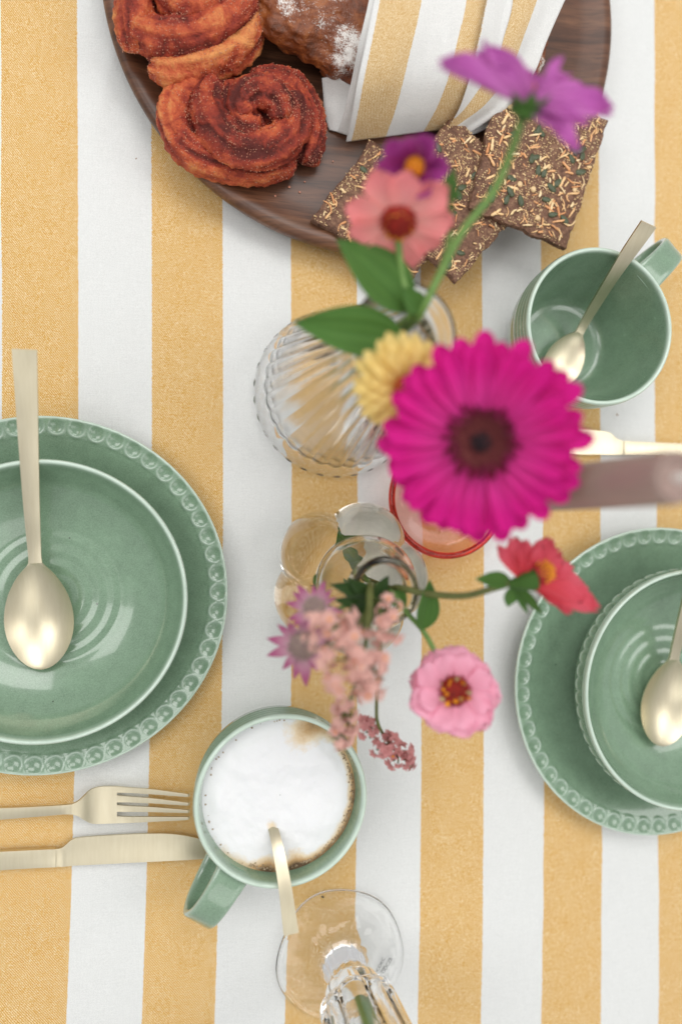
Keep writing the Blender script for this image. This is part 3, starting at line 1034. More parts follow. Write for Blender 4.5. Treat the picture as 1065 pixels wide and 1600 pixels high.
def cracker(label, A, B, C, D, nshred, nseed, seed, nnut=2, seedpos=()):
    """corners A left, B bottom, C right, D top as (px, py, z of the top face)"""
    A, B, C, D = (at(*q) for q in (A, B, C, D))
    n, m = 70, 60
    u = np.linspace(0, 1, n)[:, None, None]
    v = np.linspace(0, 1, m)[None, :, None]
    S = A * (1 - u) * (1 - v) + B * u * (1 - v) + C * u * v + D * (1 - u) * v
    cen = S.mean((0, 1))
    root = thing('cracker', label, 'cracker', (cen[0], cen[1], cen[2] - .006), 'seeded crackers on the board')
    rng = np.random.RandomState(seed)
    N = np.cross(B - A, D - A)
    N /= np.linalg.norm(N)
    if N[2] < 0: N = -N
    e = np.minimum(np.minimum(u, 1 - u) * 1.2, np.minimum(v, 1 - v))[..., 0]
    jag = .0016 * fbm(S + seed, 130, 4, seed)
    dirc = (S - cen)
    dirc /= np.linalg.norm(dirc, axis=-1, keepdims=True) + 1e-9
    S = S + dirc * (jag * np.clip(1 - e * 12, 0, 1))[..., None]
    Htop = .0007 * fbm(S, 160, 4, seed + 2) - .0016 * np.clip(1 - e * 16, 0, 1) ** 2 + .0016 * vnoise(S, 28, seed)
    top = S + N * Htop[..., None]
    bot = S - N * (.0062)
    mbb = MB()
    mbb.grid(top).grid(bot)
    nm = n * m
    bd = [i * m for i in range(n)] + [(n - 1) * m + j for j in range(1, m)] + [i * m + m - 1 for i in range(n - 2, -1, -1)] + [j for j in range(m - 2, 0, -1)]
    for a, b in zip(bd, bd[1:] + bd[:1]):
        mbb.Fc.append((a, b, b + nm, a + nm))
    mbb.build('biscuit', RYE, root, sharp=60)
    ex = (B - A) / np.linalg.norm(B - A)
    ey = np.cross(N, ex)
    rl = np.array(root.location)
    def put(me, name, uu, vv, ang, lift, sc_=1.0, tilt=0.0):
        i, j = min(n - 1, int(uu * n)), min(m - 1, int(vv * m))
        p_ = top[i, j] + N * lift - rl
        xa = ex * math.cos(ang) + ey * math.sin(ang)
        xa = xa + N * tilt
        xa /= np.linalg.norm(xa)
        ya = np.cross(N, xa); ya /= np.linalg.norm(ya)
        za = np.cross(xa, ya)
        o = link(name, me, root)
        MM = Matrix.Identity(4)
        for k in range(3):
            MM[k][0], MM[k][1], MM[k][2], MM[k][3] = xa[k] * sc_, ya[k] * sc_, za[k] * sc_, p_[k]
        o.matrix_basis = MM
    for k in range(nshred):
        put(SHREDS[rng.randint(len(SHREDS))], 'cheese_shred', rng.uniform(.04, .96), rng.uniform(.04, .96), rng.uniform(0, PI), rng.uniform(-.0002, .0011), rng.uniform(.45, 1.0), rng.uniform(-.14, .14))
    pos = list(seedpos) + [(rng.uniform(.06, .94), rng.uniform(.06, .94)) for _ in range(nseed - len(seedpos))]
    for uu, vv in pos:
        put(SEED, 'pumpkin_seed', uu, vv, rng.uniform(0, PI), .0006, rng.uniform(.8, 1.0), rng.uniform(-.15, .15))
    for k in range(nnut):
        put(NUT, 'nut_piece', rng.uniform(.1, .9), rng.uniform(.1, .9), rng.uniform(0, PI), .0004, rng.uniform(.6, 1.1))
    sg = MB()
    for k in range(1900):
        uu, vv = rng.uniform(.01, .99, 2)
        if fbm(np.array([[uu * 4, vv * 4, seed]]), 1.3, 2, seed)[0] < -.35: continue
        i, j = int(uu * n), int(vv * m)
        s = rng.uniform(.0004, .00085)
        sg.add(octV * [s * 1.5, s, s * .6] @ np.linalg.qr(rng.randn(3, 3))[0] + top[i, j] + N * s * .3 + ex * rng.uniform(-.0006, .0006), octF)
    tag(sg.build('sesame_seeds', SESAME, root, smooth=True), kind='stuff')

cracker('seeded brown cracker behind the coral flower, leftmost of the three', (487, 340, .0300), (637, 443, .0290), (742, 316, .0300), (580, 220, .0305), 130, 12, 5, 6)
cracker('seeded brown cracker in the middle, pointing at the ribbed vase', (594, 330, .0375), (713, 442, .0330), (836, 302, .0365), (706, 178, .0400), 140, 18, 9, 6)
cracker('seeded brown cracker lying on top, beside the empty mug', (735, 323, .0440), (885, 388, .0400), (950, 188, .0420), (782, 126, .0460), 235, 28, 21, 8)

# ------------------------------------------------------------------ glass vases
def ribvase():
    c = at(525, 617, .006)
    root = thing('ribbed_vase', 'tall clear ribbed glass vase tapering to a narrow neck', 'vase', (c[0], c[1], 0))
    outp = smoothprof([(.0001, .0030), (.040, .0026), (.055, .0010), (.0620, .0028), (.0655, .0090), (.0645, .0160), (.0620, .0230), (.0595, .032), (.0530, .062), (.0455, .095), (.0380, .128), (.0310, .156), (.0270, .174), (.0255, .186), (.0270, .198), (.0285, .2035), (.0282, .2062)], 150)
    inp = smoothprof([(.0268, .2068), (.0250, .2030), (.0232, .196), (.0220, .186), (.0234, .172), (.0275, .154), (.0345, .126), (.0420, .093), (.0490, .060), (.0540, .034), (.0540, .022), (.0470, .0145), (.025, .012), (.0001, .0115)], 110)
    NR = 30
    m = NR * 12
    P = lathe(np.vstack([outp, inp]), m)
    a = np.linspace(0, 2 * PI, m, endpoint=False)[None, :]
    z = P[..., 2]
    r = np.hypot(P[..., 0], P[..., 1])
    isout = (np.arange(len(P)) < 150)[:, None]
    rib = np.abs(np.cos(NR / 2 * a))            # rounded flutes, sharp valleys
    zig = np.abs(((a * NR / (2 * PI)) + (z / .016)) % 1.0 - .5) * 2
    zig2 = np.abs(((a * NR / (2 * PI)) - (z / .016)) % 1.0 - .5) * 2
    low = np.clip((.028 - z) / .008, 0, 1) * (r > .045)
    up = np.clip((z - .02) / .01, 0, 1) * np.clip((.182 - z) / .02, 0, 1)
    d = .0019 * (rib - .6) * up + (.0008 * (zig + zig2 - 1.0)) * low
    d = np.where(isout, d, .0006 * np.cos(NR * a) * np.clip((z - .03) / .02, 0, 1) * np.clip((.17 - z) / .02, 0, 1))
    P[..., 0] *= 1 + d / np.maximum(r, .005)
    P[..., 1] *= 1 + d / np.maximum(r, .005)
    P[..., 0] += c[0]; P[..., 1] += c[1]
    MB().grid(P, False, True).build('glass_body', GLASS, root, sharp=35)
    return c
RV = ribvase()

def bottle():
    c = at(534, 899, .004)
    root = thing('bubble_vase', 'clear swirled bubble glass vase with a narrow ring mouth', 'vase', (c[0], c[1], 0))
    outp = [(.0001, .003), (.030, .0026), (.044, .0008), (.0510, .006), (.0550, .018), (.0560, .032), (.0540, .048), (.0480, .062), (.0390, .072), (.0335, .079), (.0330, .086), (.0340, .094), (.0320, .104), (.0260, .114), (.0205, .121), (.0185, .128), (.0190, .134), (.0212, .139), (.0216, .1425), (.0200, .1455)]
    inp = [(.0178, .1450), (.0165, .141), (.0158, .134), (.0156, .128), (.0178, .121), (.0232, .113), (.0290, .103), (.0310, .094), (.0300, .086), (.0306, .080), (.0300, .0762), (.0285, .0752), (.015, .0750), (.0001, .0750)]
    def lob(P, k):
        a = np.arctan2(P[..., 1], P[..., 0])
        z = P[..., 2]
        r = np.hypot(P[..., 0], P[..., 1])
        w = np.clip(z / .008, 0, 1) * np.clip((.080 - z) / .016, 0, 1) * np.clip(r / .02, 0, 1)
        l_ = np.abs(np.cos(2.5 * a - 9 * z + .5)) ** .8
        d = k * (l_ - .62) * w
        P = P.copy()
        P[..., 0] *= 1 + d / np.maximum(r, .004)
        P[..., 1] *= 1 + d / np.maximum(r, .004)
        P[..., 0] += c[0]; P[..., 1] += c[1]
        return P
    P = lathe(np.vstack([smoothprof(outp, 110), smoothprof(inp, 90)]), 240)
    MB().grid(lob(P, .0105), False, True).build('glass_body', GLASSY, root, sharp=40)
    return c
BV = bottle()

def footed():
    c = at(531, 1490, .002)
    root = thing('footed_glass', 'clear fluted footed glass at the bottom edge holding green stems', 'glass', (c[0], c[1], 0))
    m = 240
    a = np.linspace(0, 2 * PI, m, endpoint=False)[None, :]
    prof = np.vstack([smoothprof([(.0001, .0026), (.030, .0020), (.046, .0012), (.0500, .0016), (.0512, .0030), (.0500, .0046), (.0470, .0044), (.0380, .0048), (.0280, .0074), (.0205, .0125), (.0165, .0220), (.0148, .0340), (.0146, .0440), (.0162, .0520)], 110)])
    P = lathe(prof, m)
    r = np.hypot(P[..., 0], P[..., 1])
    z = P[..., 2]
    w = np.clip((r - .02) / .03, 0, 1)
    topf = (np.arange(len(P)) > 45)[:, None]
    out = 1 + w * (.022 * np.cos(3 * a + .8) + .018 * np.cos(5 * a + 2.1))
    fl = np.where(topf, .05 * np.abs(np.cos(6 * a + 8 * np.clip(.02 - z, 0, 1))) * np.clip((.034 - r) / .012, 0, 1), 0)
    zz = np.where(topf & (r < .046), .0003 * np.sin(9 * a + 120 * r) * np.clip((r - .014) / .01, 0, 1) + .0003 * fbm(P, 50, 2, 4), 0)
    P[..., 0] *= out + fl
    P[..., 1] *= out + fl
    P[..., 2] += zz
    P[..., 0] += c[0]; P[..., 1] += c[1]
    # stem joins a solid bowl base; bowl goes on above the lens' lower frame
    prof2 = np.vstack([smoothprof([(.0162, .0520), (.0210, .0575), (.0252, .0650), (.0270, .0745), (.0278, .0900), (.0290, .1200), (.0310, .1500), (.0335, .1800), (.0338, .1820)], 80),
                       smoothprof([(.0325, .1830), (.0312, .1810), (.0285, .1500), (.0264, .1200), (.0250, .0900), (.0240, .0780), (.0205, .0715), (.012, .0690), (.0001, .0685)], 60)])
    Q = lathe(prof2, m)
    r = np.hypot(Q[..., 0], Q[..., 1])
    z = Q[..., 2]
    isout = (np.arange(len(Q)) < 80)[:, None]
    d = np.where(isout, .0030 * (np.abs(np.cos(5 * a)) - .6) * np.clip((z - .050) / .01, 0, 1) * np.clip((.17 - z) / .03, 0, 1), 0)
    Q[..., 0] *= 1 + d / np.maximum(r, .004)
    Q[..., 1] *= 1 + d / np.maximum(r, .004)
    Q[..., 0] += c[0]; Q[..., 1] += c[1]
    full = np.concatenate([P, Q[1:]], 0)
    MB().grid(full, False, True).build('glass_body', FOOTG, root, sharp=40)
    # tiny print under the foot
    for k, (txt, px, py) in enumerate((('ICDKC', 588, 1517), ('xaxav', 594, 1518), ('ODCZE', 598.5, 1520))):
        cu = bpy.data.curves.new('print', 'FONT')
        cu.body = txt
        cu.size = .0040 if k != 1 else .0026
        cu.space_character = .95
        t_ = bpy.data.objects.new('print', cu)
        COL.objects.link(t_)
        bpy.context.view_layer.update()
        me = bpy.data.meshes.new_from_object(t_.evaluated_get(bpy.context.evaluated_depsgraph_get()))
        bpy.data.objects.remove(t_)
        me.materials.append(INK)
        o = link('print', me, root)
        q_ = at(px, py, .0006)
        o.location = (q_[0] - c[0], q_[1] - c[1], .0007)
        o.rotation_euler.z = math.radians(57)
    return c
FG = footed()

# stems standing in the footed glass
for k, (dx, dy, ex_, ey_, r_, lab) in enumerate(((-.004, .004, .004, -.012, .0042, 'thick pale green flower stem in the footed glass, right of the other'), (-.013, -.004, -.010, -.016, .0036, 'thin olive green flower stem in the footed glass, left of the other'))):
    o = thing('flower_stem', lab, 'stem', (FG[0] + dx, FG[1] + dy, .0715), 'stems in the footed glass')
    path = crom([(FG[0] + dx, FG[1] + dy, .0720), (FG[0] + (dx + ex_) / 2, FG[1] + (dy + ey_) / 2, .12), (FG[0] + ex_, FG[1] + ey_, .21)], 14)
    add_tube(MB(), path, r_, 12).build('stalk', DSTEM if k else STEM, o)

# ------------------------------------------------------------------ candle and its red holder
cb = at(1062, 746, .315) * [1, 1, 0]
CR = thing('taper_candle', 'tall taupe taper candle reaching past the right edge', 'candle', (cb[0], cb[1], .012))
ZT = .3150
prof = np.vstack([dense([(.0001, .0130), (.0098, .0130)], .004), smoothprof([(.0108, .0150), (.0122, .05), (.0124, .15), (.0121, .26), (.0118, .302), (.0114, .3115), (.0104, .3150), (.0092, .3146), (.0060, .3118), (.0022, .3108), (.0001, .3107)], 70)])
P = lathe(prof, 64)
rad = 1 + .004 * vnoise(P, 60, 2)
P[..., 0] *= rad; P[..., 1] *= rad
P[..., 0] += cb[0]; P[..., 1] += cb[1]
MB().grid(P, False, True).build('wax', WAX, CR, flip=True)
add_tube(MB(), crom([(cb[0], cb[1], .3095), (cb[0] + .0006, cb[1], .316), (cb[0] + .0016, cb[1] + .0006, .3215)], 8), .0016, 8).build('wick', WICK, CR)

RH = thing('candle_holder', 'low round red glass candle holder under the magenta flower', 'candle holder', (cb[0], cb[1], 0))
hb = cb
prof = np.vstack([smoothprof([(.0001, .0028), (.026, .0022), (.036, .0008), (.0410, .0030), (.0445, .0090), (.0462, .0160), (.0464, .0190)], 50),
                  smoothprof([(.0455, .0202), (.0442, .0190), (.0425, .0120), (.0390, .0074), (.0330, .0060), (.0220, .0062), (.0170, .0085), (.0158, .0180), (.0150, .0192), (.0143, .0180), (.0138, .0130), (.0128, .0118), (.0001, .0117)], 70)])
P = lathe(prof, 128)
P[..., 0] += hb[0]; P[..., 1] += hb[1]
MB().grid(P, False, True).build('glass_body', PINKG, RH)
a_ = np.linspace(0, 2 * PI, 96, endpoint=False)[:, None]
b_ = np.linspace(0, 2 * PI, 14, endpoint=False)[None, :]
rr_ = .0458 + .0026 * np.cos(b_)
MB().grid(np.stack([hb[0] + rr_ * np.cos(a_), hb[1] + rr_ * np.sin(a_), .0212 + .0030 * np.sin(b_) + 0 * a_], -1), True, True).build('rim', REDG, RH, flip=True)

# ------------------------------------------------------------------ flowers
def petal_mesh(name, L, Wd, mat, tip='round', cup=.15, curl=.1, nt=14, nv=9, base=.25, wav=0.0, seed=0, fold=0.0):
    t = np.linspace(0, 1, nt)[:, None]
    v = np.linspace(-1, 1, nv)[None, :]
    if tip == 'point':
        w = np.sin(PI * np.clip(t, 0, 1) ** .75) ** .9
    elif tip == 'strap':
        w = (base + (1 - base) * np.sin(np.clip(t / .6, 0, 1) * PI / 2)) * np.sqrt(np.clip(1 - (np.clip(t - .80, 0, 1) / .206) ** 2.2, 0, 1))
    else:
        w = (base + (1 - base) * np.clip(t / .7, 0, 1) ** .8) * np.sqrt(np.clip(1 - (np.clip(t - .66, 0, 1) / .345) ** 2, 0, 1))
    w = np.maximum(w, .02)
    x = L * t + 0 * v
    if tip == 'notch':
        x = x + L * .06 * t ** 5 * np.cos(3 * PI * v)
    y = Wd / 2 * w * v
    z = cup * Wd * (v ** 2) * w + curl * L * t ** 2 + fold * Wd * np.abs(v) * w + wav * L * np.sin(5 * t + 3 * v + seed) * t
    m_ = MB().grid(np.stack([x, y, z + 0 * x], -1), pu=t + 0 * v, pv=v + 0 * t)
    V = m_.verts()
    me = bpy.data.meshes.new(name)
    me.from_pydata(V.tolist(), [], m_.Fc)
    for k, lst in m_.A.items():
        me.attributes.new(k, 'FLOAT', 'POINT').data.foreach_set('value', lst[0][1].astype(np.float32))
    me.polygons.foreach_set('use_smooth', [True] * len(me.polygons))
    me.materials.append(mat)
    return me

def frame(N, roll=0):
    N = np.asarray(N, float); N = N / np.linalg.norm(N)
    a = np.array([1.0, 0, 0]) if abs(N[0]) < .8 else np.array([0, 1.0, 0])
    e1 = a - N * np.dot(a, N); e1 /= np.linalg.norm(e1)
    e2 = np.cross(N, e1)
    c, s = math.cos(roll), math.sin(roll)
    return e1 * c + e2 * s, -e1 * s + e2 * c, N

def put_petal(me, name, root, C, fr, ang, elev, r0, sc_=1.0, twist=0.0, wsc=1.0, lift=0.0):
    e1, e2, N = fr
    rd = e1 * math.cos(ang) + e2 * math.sin(ang)
    tn = -e1 * math.sin(ang) + e2 * math.cos(ang)
    xa = rd * math.cos(elev) + N * math.sin(elev)
    za = -rd * math.sin(elev) + N * math.cos(elev)
    ya = tn * math.cos(twist) + za * math.sin(twist)
    za = np.cross(xa, ya)
    p_ = C + rd * r0 + N * lift - np.array(world_loc(root))
    o = link(name, me, root)
    MM = Matrix.Identity(4)
    for k in range(3):
        MM[k][0], MM[k][1], MM[k][2], MM[k][3] = xa[k] * sc_, ya[k] * sc_ * wsc, za[k] * sc_, p_[k]
    o.matrix_basis = MM
    return o

def core(root, C, fr, R, H, mat, name='flower_centre', spikes=120, spike=.0016, seed=0, mat2=None):
    e1, e2, N = fr
    t = np.linspace(0.001, 1, 14)[:, None]
    a = np.linspace(0, 2 * PI, 28, endpoint=False)[None, :]
    x, y = R * np.sin(t * PI / 2) * np.cos(a), R * np.sin(t * PI / 2) * np.sin(a)
    z = H * np.cos(t * PI / 2) + 0 * a
    P = C + x[..., None] * e1 + y[..., None] * e2 + z[..., None] * N
    MB().grid(P, False, True).build(name, mat, root)
    if spikes:
        g = MB()
        rng = np.random.RandomState(seed)
        for k in range(spikes):
            q_ = math.sqrt((k + .5) / spikes)
            an = k * 2.39996
            d_ = e1 * math.cos(an) * q_ + e2 * math.sin(an) * q_
            b_ = C + d_ * R + N * H * math.sqrt(max(0, 1 - q_ * q_)) * .9
            tip_ = b_ + (N + d_ * .5) * spike * rng.uniform(.6, 1.2)
            s_ = R * .07
            g.add([b_ + e1 * s_, b_ + e2 * s_, b_ - e1 * s_, b_ - e2 * s_, tip_ + e1 * s_ * .5, tip_ + e2 * s_ * .5, tip_ - e1 * s_ * .5, tip_ - e2 * s_ * .5],
                  [(0, 1, 5, 4), (1, 2, 6, 5), (2, 3, 7, 6), (3, 0, 4, 7), (4, 5, 6, 7)])
        tag(g.build('florets', mat2 or mat, root), kind='stuff')

def stem(root, pts, r, mat=STEM, seg=8):
    C = crom([p_ for p_ in pts], 8 * len(pts))
    add_tube(MB(), C, np.linspace(r * 1.15, r, len(C)), seg).build('stem', mat, root)

def leaf(root, A, B, width, mat=LEAF, up=(0, 0, 1), curl=-.15, fold=.18, seed=0):
    """leaf from A to B (world points)"""
    A, B = np.asarray(A), np.asarray(B)
    L = np.linalg.norm(B - A)
    me = petal_mesh('leaf', L, width, mat, 'point', 0, curl, 18, 9, fold=fold, wav=.02, seed=seed)
    xa = (B - A) / L
    up = np.asarray(up, float)
    ya = np.cross(up, xa); ya /= np.linalg.norm(ya)
    za = np.cross(xa, ya)
    o = link('leaf', me, root)
    MM = Matrix.Identity(4)
    p_ = A - np.array(world_loc(root))
    for k in range(3):
        MM[k][0], MM[k][1], MM[k][2], MM[k][3] = xa[k], ya[k], za[k], p_[k]
    o.matrix_basis = MM
    return o

CAM = np.array([0, 0, HC])
def tocam(P, tilt=(0, 0, 0)):
    v = CAM - P
    v = v / np.linalg.norm(v) + np.array(tilt)
    return v / np.linalg.norm(v)

def sepals(root, C, fr, n, L, W_, mat=LEAF, elev=.5, r0=.002):
    me = petal_mesh('sepal', L, W_, mat, 'point', .1, .1)
    for k in range(n):
        put_petal(me, 'sepal', root, C, fr, 2 * PI * k / n, elev, r0)

rn = random.Random(5)
rvneck = np.array([RV[0], RV[1], .200])
rvin = np.array([RV[0], RV[1], .02])

# --- magenta gerbera
C = at(752, 690, .246)
root = thing('gerbera', 'large magenta gerbera with a dark centre in the middle', 'flower', rvin + [.004, -.004, 0])
fr = frame(tocam(C, (-.10, -.14, 0)), .1)
outer = [petal_mesh('petal', .0378, .0104, MAGENTA, 'strap', .20, -.05, 16, 9, .55, .018, i) for i in range(3)]
tiny = petal_mesh('petal', .0085, .0026, MAROON, 'strap', .15, .3, 10, 5, .5)
N1 = 28
for k in range(N1):
    put_petal(outer[k % 3], 'petal', root, C, fr, 2 * PI * k / N1 + rn.uniform(-.06, .06), rn.uniform(-.05, .08), .0135, rn.uniform(.93, 1.06), rn.uniform(-.15, .15))
for k in range(N1):
    put_petal(outer[(k + 1) % 3], 'petal', root, C, fr, 2 * PI * (k + .5) / N1 + rn.uniform(-.06, .06), rn.uniform(.10, .22), .0125, rn.uniform(.80, .96), rn.uniform(-.15, .15), 1.0, .0006)
for k in range(54):
    put_petal(tiny, 'petal', root, C, fr, 2 * PI * k / 54 + rn.uniform(-.05, .05), rn.uniform(.35, .9), .0095 + .0022 * (k % 3), rn.uniform(.8, 1.15), 0, 1.0, .001)
core(root, C - fr[2] * .0005, fr, .0145, .0020, BLACKCORE, spikes=340, spike=.0032, mat2=BROWNCORE)
core(root, C + fr[2] * .0020, fr, .0056, .0034, BLACKCORE, name='dark_eye', spikes=60, spike=.0012, mat2=BLACKCORE)
stem(root, [rvin + [.004, -.004, 0], rvneck + [.004, -.010, -.02], rvneck + [.012, -.022, .006], C + [-.004, .004, -.022], C - fr[2] * .002], .0024)
sepals(root, C - fr[2] * .003, fr, 12, .012, .004, LEAF, .1, .004)

# --- violet flower at top right, seen from the side
C = at(822, 165, .262)
root = thing('violet_flower', 'violet flower seen from the side over the top right cracker', 'flower', rvin + [.006, .004, 0])
fr = frame((.16, .93, .42), .2)
pm = [petal_mesh('petal', .046, .0165, PURPLE, 'notch' if i != 1 else 'point', .30, -.10, 18, 11, .4, .075, i * 2.1) for i in range(3)]
pm2 = [petal_mesh('petal', .034, .016, PURPLE, 'notch', .2, .06, 18, 11, .3, .07, i + 5) for i in range(2)]
e1, e2, N_ = fr
ax_px = [((690, 84, .272), 0, .75, (-.3, .3, .9)), ((757, 58, .262), 1, 1.15, (-.2, .1, 1)), ((882, 84, .266), 2, .7, (.5, .2, .8)), ((964, 166, .270), 0, 1.25, (.1, .2, 1)), ((908, 226, .272), 1, 1.25, (.1, .1, 1)), ((872, 128, .256), 2, 1.0, (.1, .3, 1)), ((728, 108, .262), 0, 1.0, (-.2, .2, 1)), ((806, 84, .256), 1, .9, (.1, .1, 1)), ((938, 132, .262), 2, 1.1, (.1, .3, 1)), ((775, 100, .266), 0, 1.1, (-.3, .1, 1)), ((920, 186, .272), 1, 1.0, (.1, .2, 1)), ((742, 74, .258), 2, 1.1, (-.4, .2, 1)), ((768, 78, .254), 0, 1.0, (.3, .1, 1)), ((898, 112, .256), 1, .9, (.4, .2, 1)), ((950, 150, .262), 2, 1.1, (-.2, .3, 1)), ((886, 204, .268), 0, 1.1, (-.3, .2, 1)), ((712, 102, .268), 1, .9, (.2, .2, 1)), ((842, 112, .250), 2, .9, (.2, .2, 1))]
def aim_petal(me, name, root, A, B, up, wsc=1.0):
    A, B = np.asarray(A), np.asarray(B)
    Lx = np.linalg.norm(B - A)
    L0 = max(v.co.x for v in me.vertices)
    xa = (B - A) / Lx
    ya = np.cross(up, xa); ya /= np.linalg.norm(ya)
    za = np.cross(xa, ya)
    o = link(name, me, root)
    s_ = Lx / L0
    MM = Matrix.Identity(4)
    p_ = A - np.array(world_loc(root))
    for k in range(3):
        MM[k][0], MM[k][1], MM[k][2], MM[k][3] = xa[k] * s_, ya[k] * s_ * wsc, za[k] * s_, p_[k]
    o.matrix_basis = MM
for (q_, k, ws_, up_) in ax_px:
    B_ = at(*q_)
    A_ = C + (B_ - C) * .05
    aim_petal(pm[k], 'petal', root, A_, B_, np.array(up_, float), ws_)
for (x, y, z, k) in ((770, 130, .256, 0), (835, 120, .252, 1), (860, 165, .258, 0)):
    aim_petal(pm2[k], 'petal', root, C, at(x, y, z), np.array([.2, .2, .9]), 1.1)
fr2 = frame((.1, .95, .3))
core(root, C + np.array([.003, .008, -.006]), fr2, .0042, .005, ORANGE, spikes=60, spike=.002)
sepals(root, C - np.array([0, .004, 0]), frame((.0, .92, .38)), 7, .013, .0062, LEAF, .55, .0015)
add_tube(MB(), crom([at(815, 186, .258), at(818, 178, .259), C], 8), [.0025, .0035, .0052, .0066, .0076, .0080, .0078, .0072], 12).build('calyx', LEAF, root)
stem(root, [rvin + [.006, .004, 0], rvneck + [.008, .010, -.02], at(655, 492, .207), at(686, 430, .216), at(722, 362, .226), at(770, 300, .236), at(800, 232, .248), at(814, 188, .258)], .0020)
leaf(root, at(655, 488, .209), at(632, 450, .216), .013, LEAF, seed=1)

# --- coral zinnia
C = at(622, 343, .222)
root = thing('coral_flower', 'coral pink flower with a dark red centre above the ribbed vase', 'flower', rvin + [0, .006, 0])
fr = frame(tocam(C, (0, -.95, 0)), .2)
pm = [petal_mesh('petal', .0235, .0185, CORAL, 'notch', .08, -.12, 14, 9, .4, .03, i) for i in range(3)]
for k in range(9):
    put_petal(pm[k % 3], 'petal', root, C, fr, 2 * PI * k / 9 + rn.uniform(-.08, .08), rn.uniform(.0, .16), .0055, rn.uniform(.88, 1.05), rn.uniform(-.15, .15), 1, .0003 * (k % 3))
core(root, C, fr, .0090, .0066, REDCORE, spikes=120, spike=.0026)
pm = petal_mesh('floret', .0030, .0022, ORANGE, 'round', .1, .3, 8, 5)
for k in range(14):
    put_petal(pm, 'floret', root, C, fr, 2 * PI * k / 14, .9, .0058 + .0012 * (k % 2), rn.uniform(.8, 1.2), 0, 1, .0044)
stem(root, [rvin + [0, .006, 0], rvneck + [.002, .010, -.02], at(640, 490, .205), at(628, 430, .208), at(622, 380, .214), C - fr[2] * .002], .0018)
leaf(root, at(640, 486, .206), at(533, 366, .212), .030, LEAF, (.1, .1, 1), -.12, .16, 2)

# --- small plum flower
C = at(650, 259, .232)
root = thing('plum_flower', 'small half open plum flower with orange eye above the coral one', 'flower', rvin + [.003, .010, 0])
fr = frame(tocam(C, (-.30, -.25, 0)), .2)
pm = [petal_mesh('petal', .0185, .0140, PURPLE2, 'round', .25, .15, 14, 9, .5, .04, i) for i in range(3)]
for k in range(8):
    put_petal(pm[k % 3], 'petal', root, C, fr, 2 * PI * k / 8 + rn.uniform(-.1, .1), rn.uniform(.25, .75), .0032, rn.uniform(.85, 1.05), rn.uniform(-.2, .2))
core(root, C + fr[2] * .001, fr, .0052, .0045, ORANGE, spikes=60, spike=.0018)
sepals(root, C - fr[2] * .002, fr, 6, .014, .0055, LEAF, .35, .002)
stem(root, [rvin + [.003, .010, 0], rvneck + [.006, .012, -.02], at(660, 480, .206), at(700, 385, .214), at(690, 325, .222), at(664, 290, .228), C - fr[2] * .002], .0016)
leaf(root, at(692, 330, .222), at(712, 258, .226), .008, LEAF, seed=4)
leaf(root, at(680, 308, .224), at(726, 300, .222), .007, LEAF, seed=5)
leaf(root, at(700, 370, .216), at(690, 285, .222), .009, LEAF, seed=6)

# --- pale yellow zinnia behind the gerbera
C = at(628, 602, .224)
root = thing('yellow_flower', 'pale yellow flower half hidden behind the magenta gerbera', 'flower', rvin + [-.004, 0, 0])
fr = frame(tocam(C, (.38, -.30, 0)), .2)
pm = [petal_mesh('petal', .0220, .0078, YELLOW, 'round', .22, -.16, 14, 9, .5, .03, i) for i in range(3)]
for ring, (n_, el, s_, lf) in enumerate(((22, -.10, 1.0, 0), (20, .10, .90, .001), (16, .32, .74, .002), (12, .6, .52, .002))):
    for k in range(n_):
        put_petal(pm[k % 3], 'petal', root, C, fr, 2 * PI * (k + ring * .5) / n_ + rn.uniform(-.05, .05), el + rn.uniform(-.06, .06), .0048, s_ * rn.uniform(.92, 1.05), rn.uniform(-.15, .15), 1, lf)
core(root, C + fr[2] * .001, fr, .0062, .005, REDCORE, spikes=70, spike=.002, mat2=ORANGE)
stem(root, [rvin + [-.004, 0, 0], rvneck + [-.006, 0, -.02], at(630, 530, .205), at(625, 560, .212), C - fr[2] * .002], .0018)
leaf(root, at(630, 528, .208), at(459, 503, .214), .026, LEAF, (0, -.15, 1), -.06, .14, 7)

# ------------------------------------------------------------------ flowers in the bubble vase
bvin = np.array([BV[0], BV[1], .02])
bvneck = np.array([BV[0], BV[1], .140])

# --- pink zinnia
C = at(710, 1080, .172)
root = thing('pink_flower', 'round double pink flower with orange stamens over the yellow stripe', 'flower', bvin + [.006, -.004, 0])
fr = frame(tocam(C, (.05, .10, 0)), .3)
pm = [petal_mesh('petal', .0210, .0190, PINK, 'notch', .06, -.12, 14, 11, .45, .085, i * 1.7) for i in range(4)]
for ring, (n_, el, s_, lf, r0) in enumerate(((10, -.08, 1.0, 0, .006), (9, .12, .95, .001, .0065), (8, .30, .78, .002, .0075))):
    for k in range(n_):
        put_petal(pm[(k + ring) % 4], 'petal', root, C, fr, 2 * PI * (k + ring * .5) / n_ + rn.uniform(-.1, .1), el + rn.uniform(-.1, .1), r0, s_ * rn.uniform(.9, 1.05), rn.uniform(-.2, .2), 1, lf)
core(root, C + fr[2] * .001, fr, .0088, .0040, REDCORE, spikes=110, spike=.0030, mat2=REDCORE)
pm = petal_mesh('floret', .0042, .0026, ORANGE, 'round', .1, .3, 8, 5)
pmc = petal_mesh('floret', .0050, .0026, CREAMCORE, 'round', .1, .3, 8, 5)
for k in range(16):
    put_petal(pm if k % 3 else pmc, 'floret', root, C, fr, 2 * PI * k / 16 + rn.uniform(-.2, .2), rn.uniform(.5, 1.1), .003 + .005 * rn.random(), rn.uniform(.8, 1.3), 0, 1, .0045)
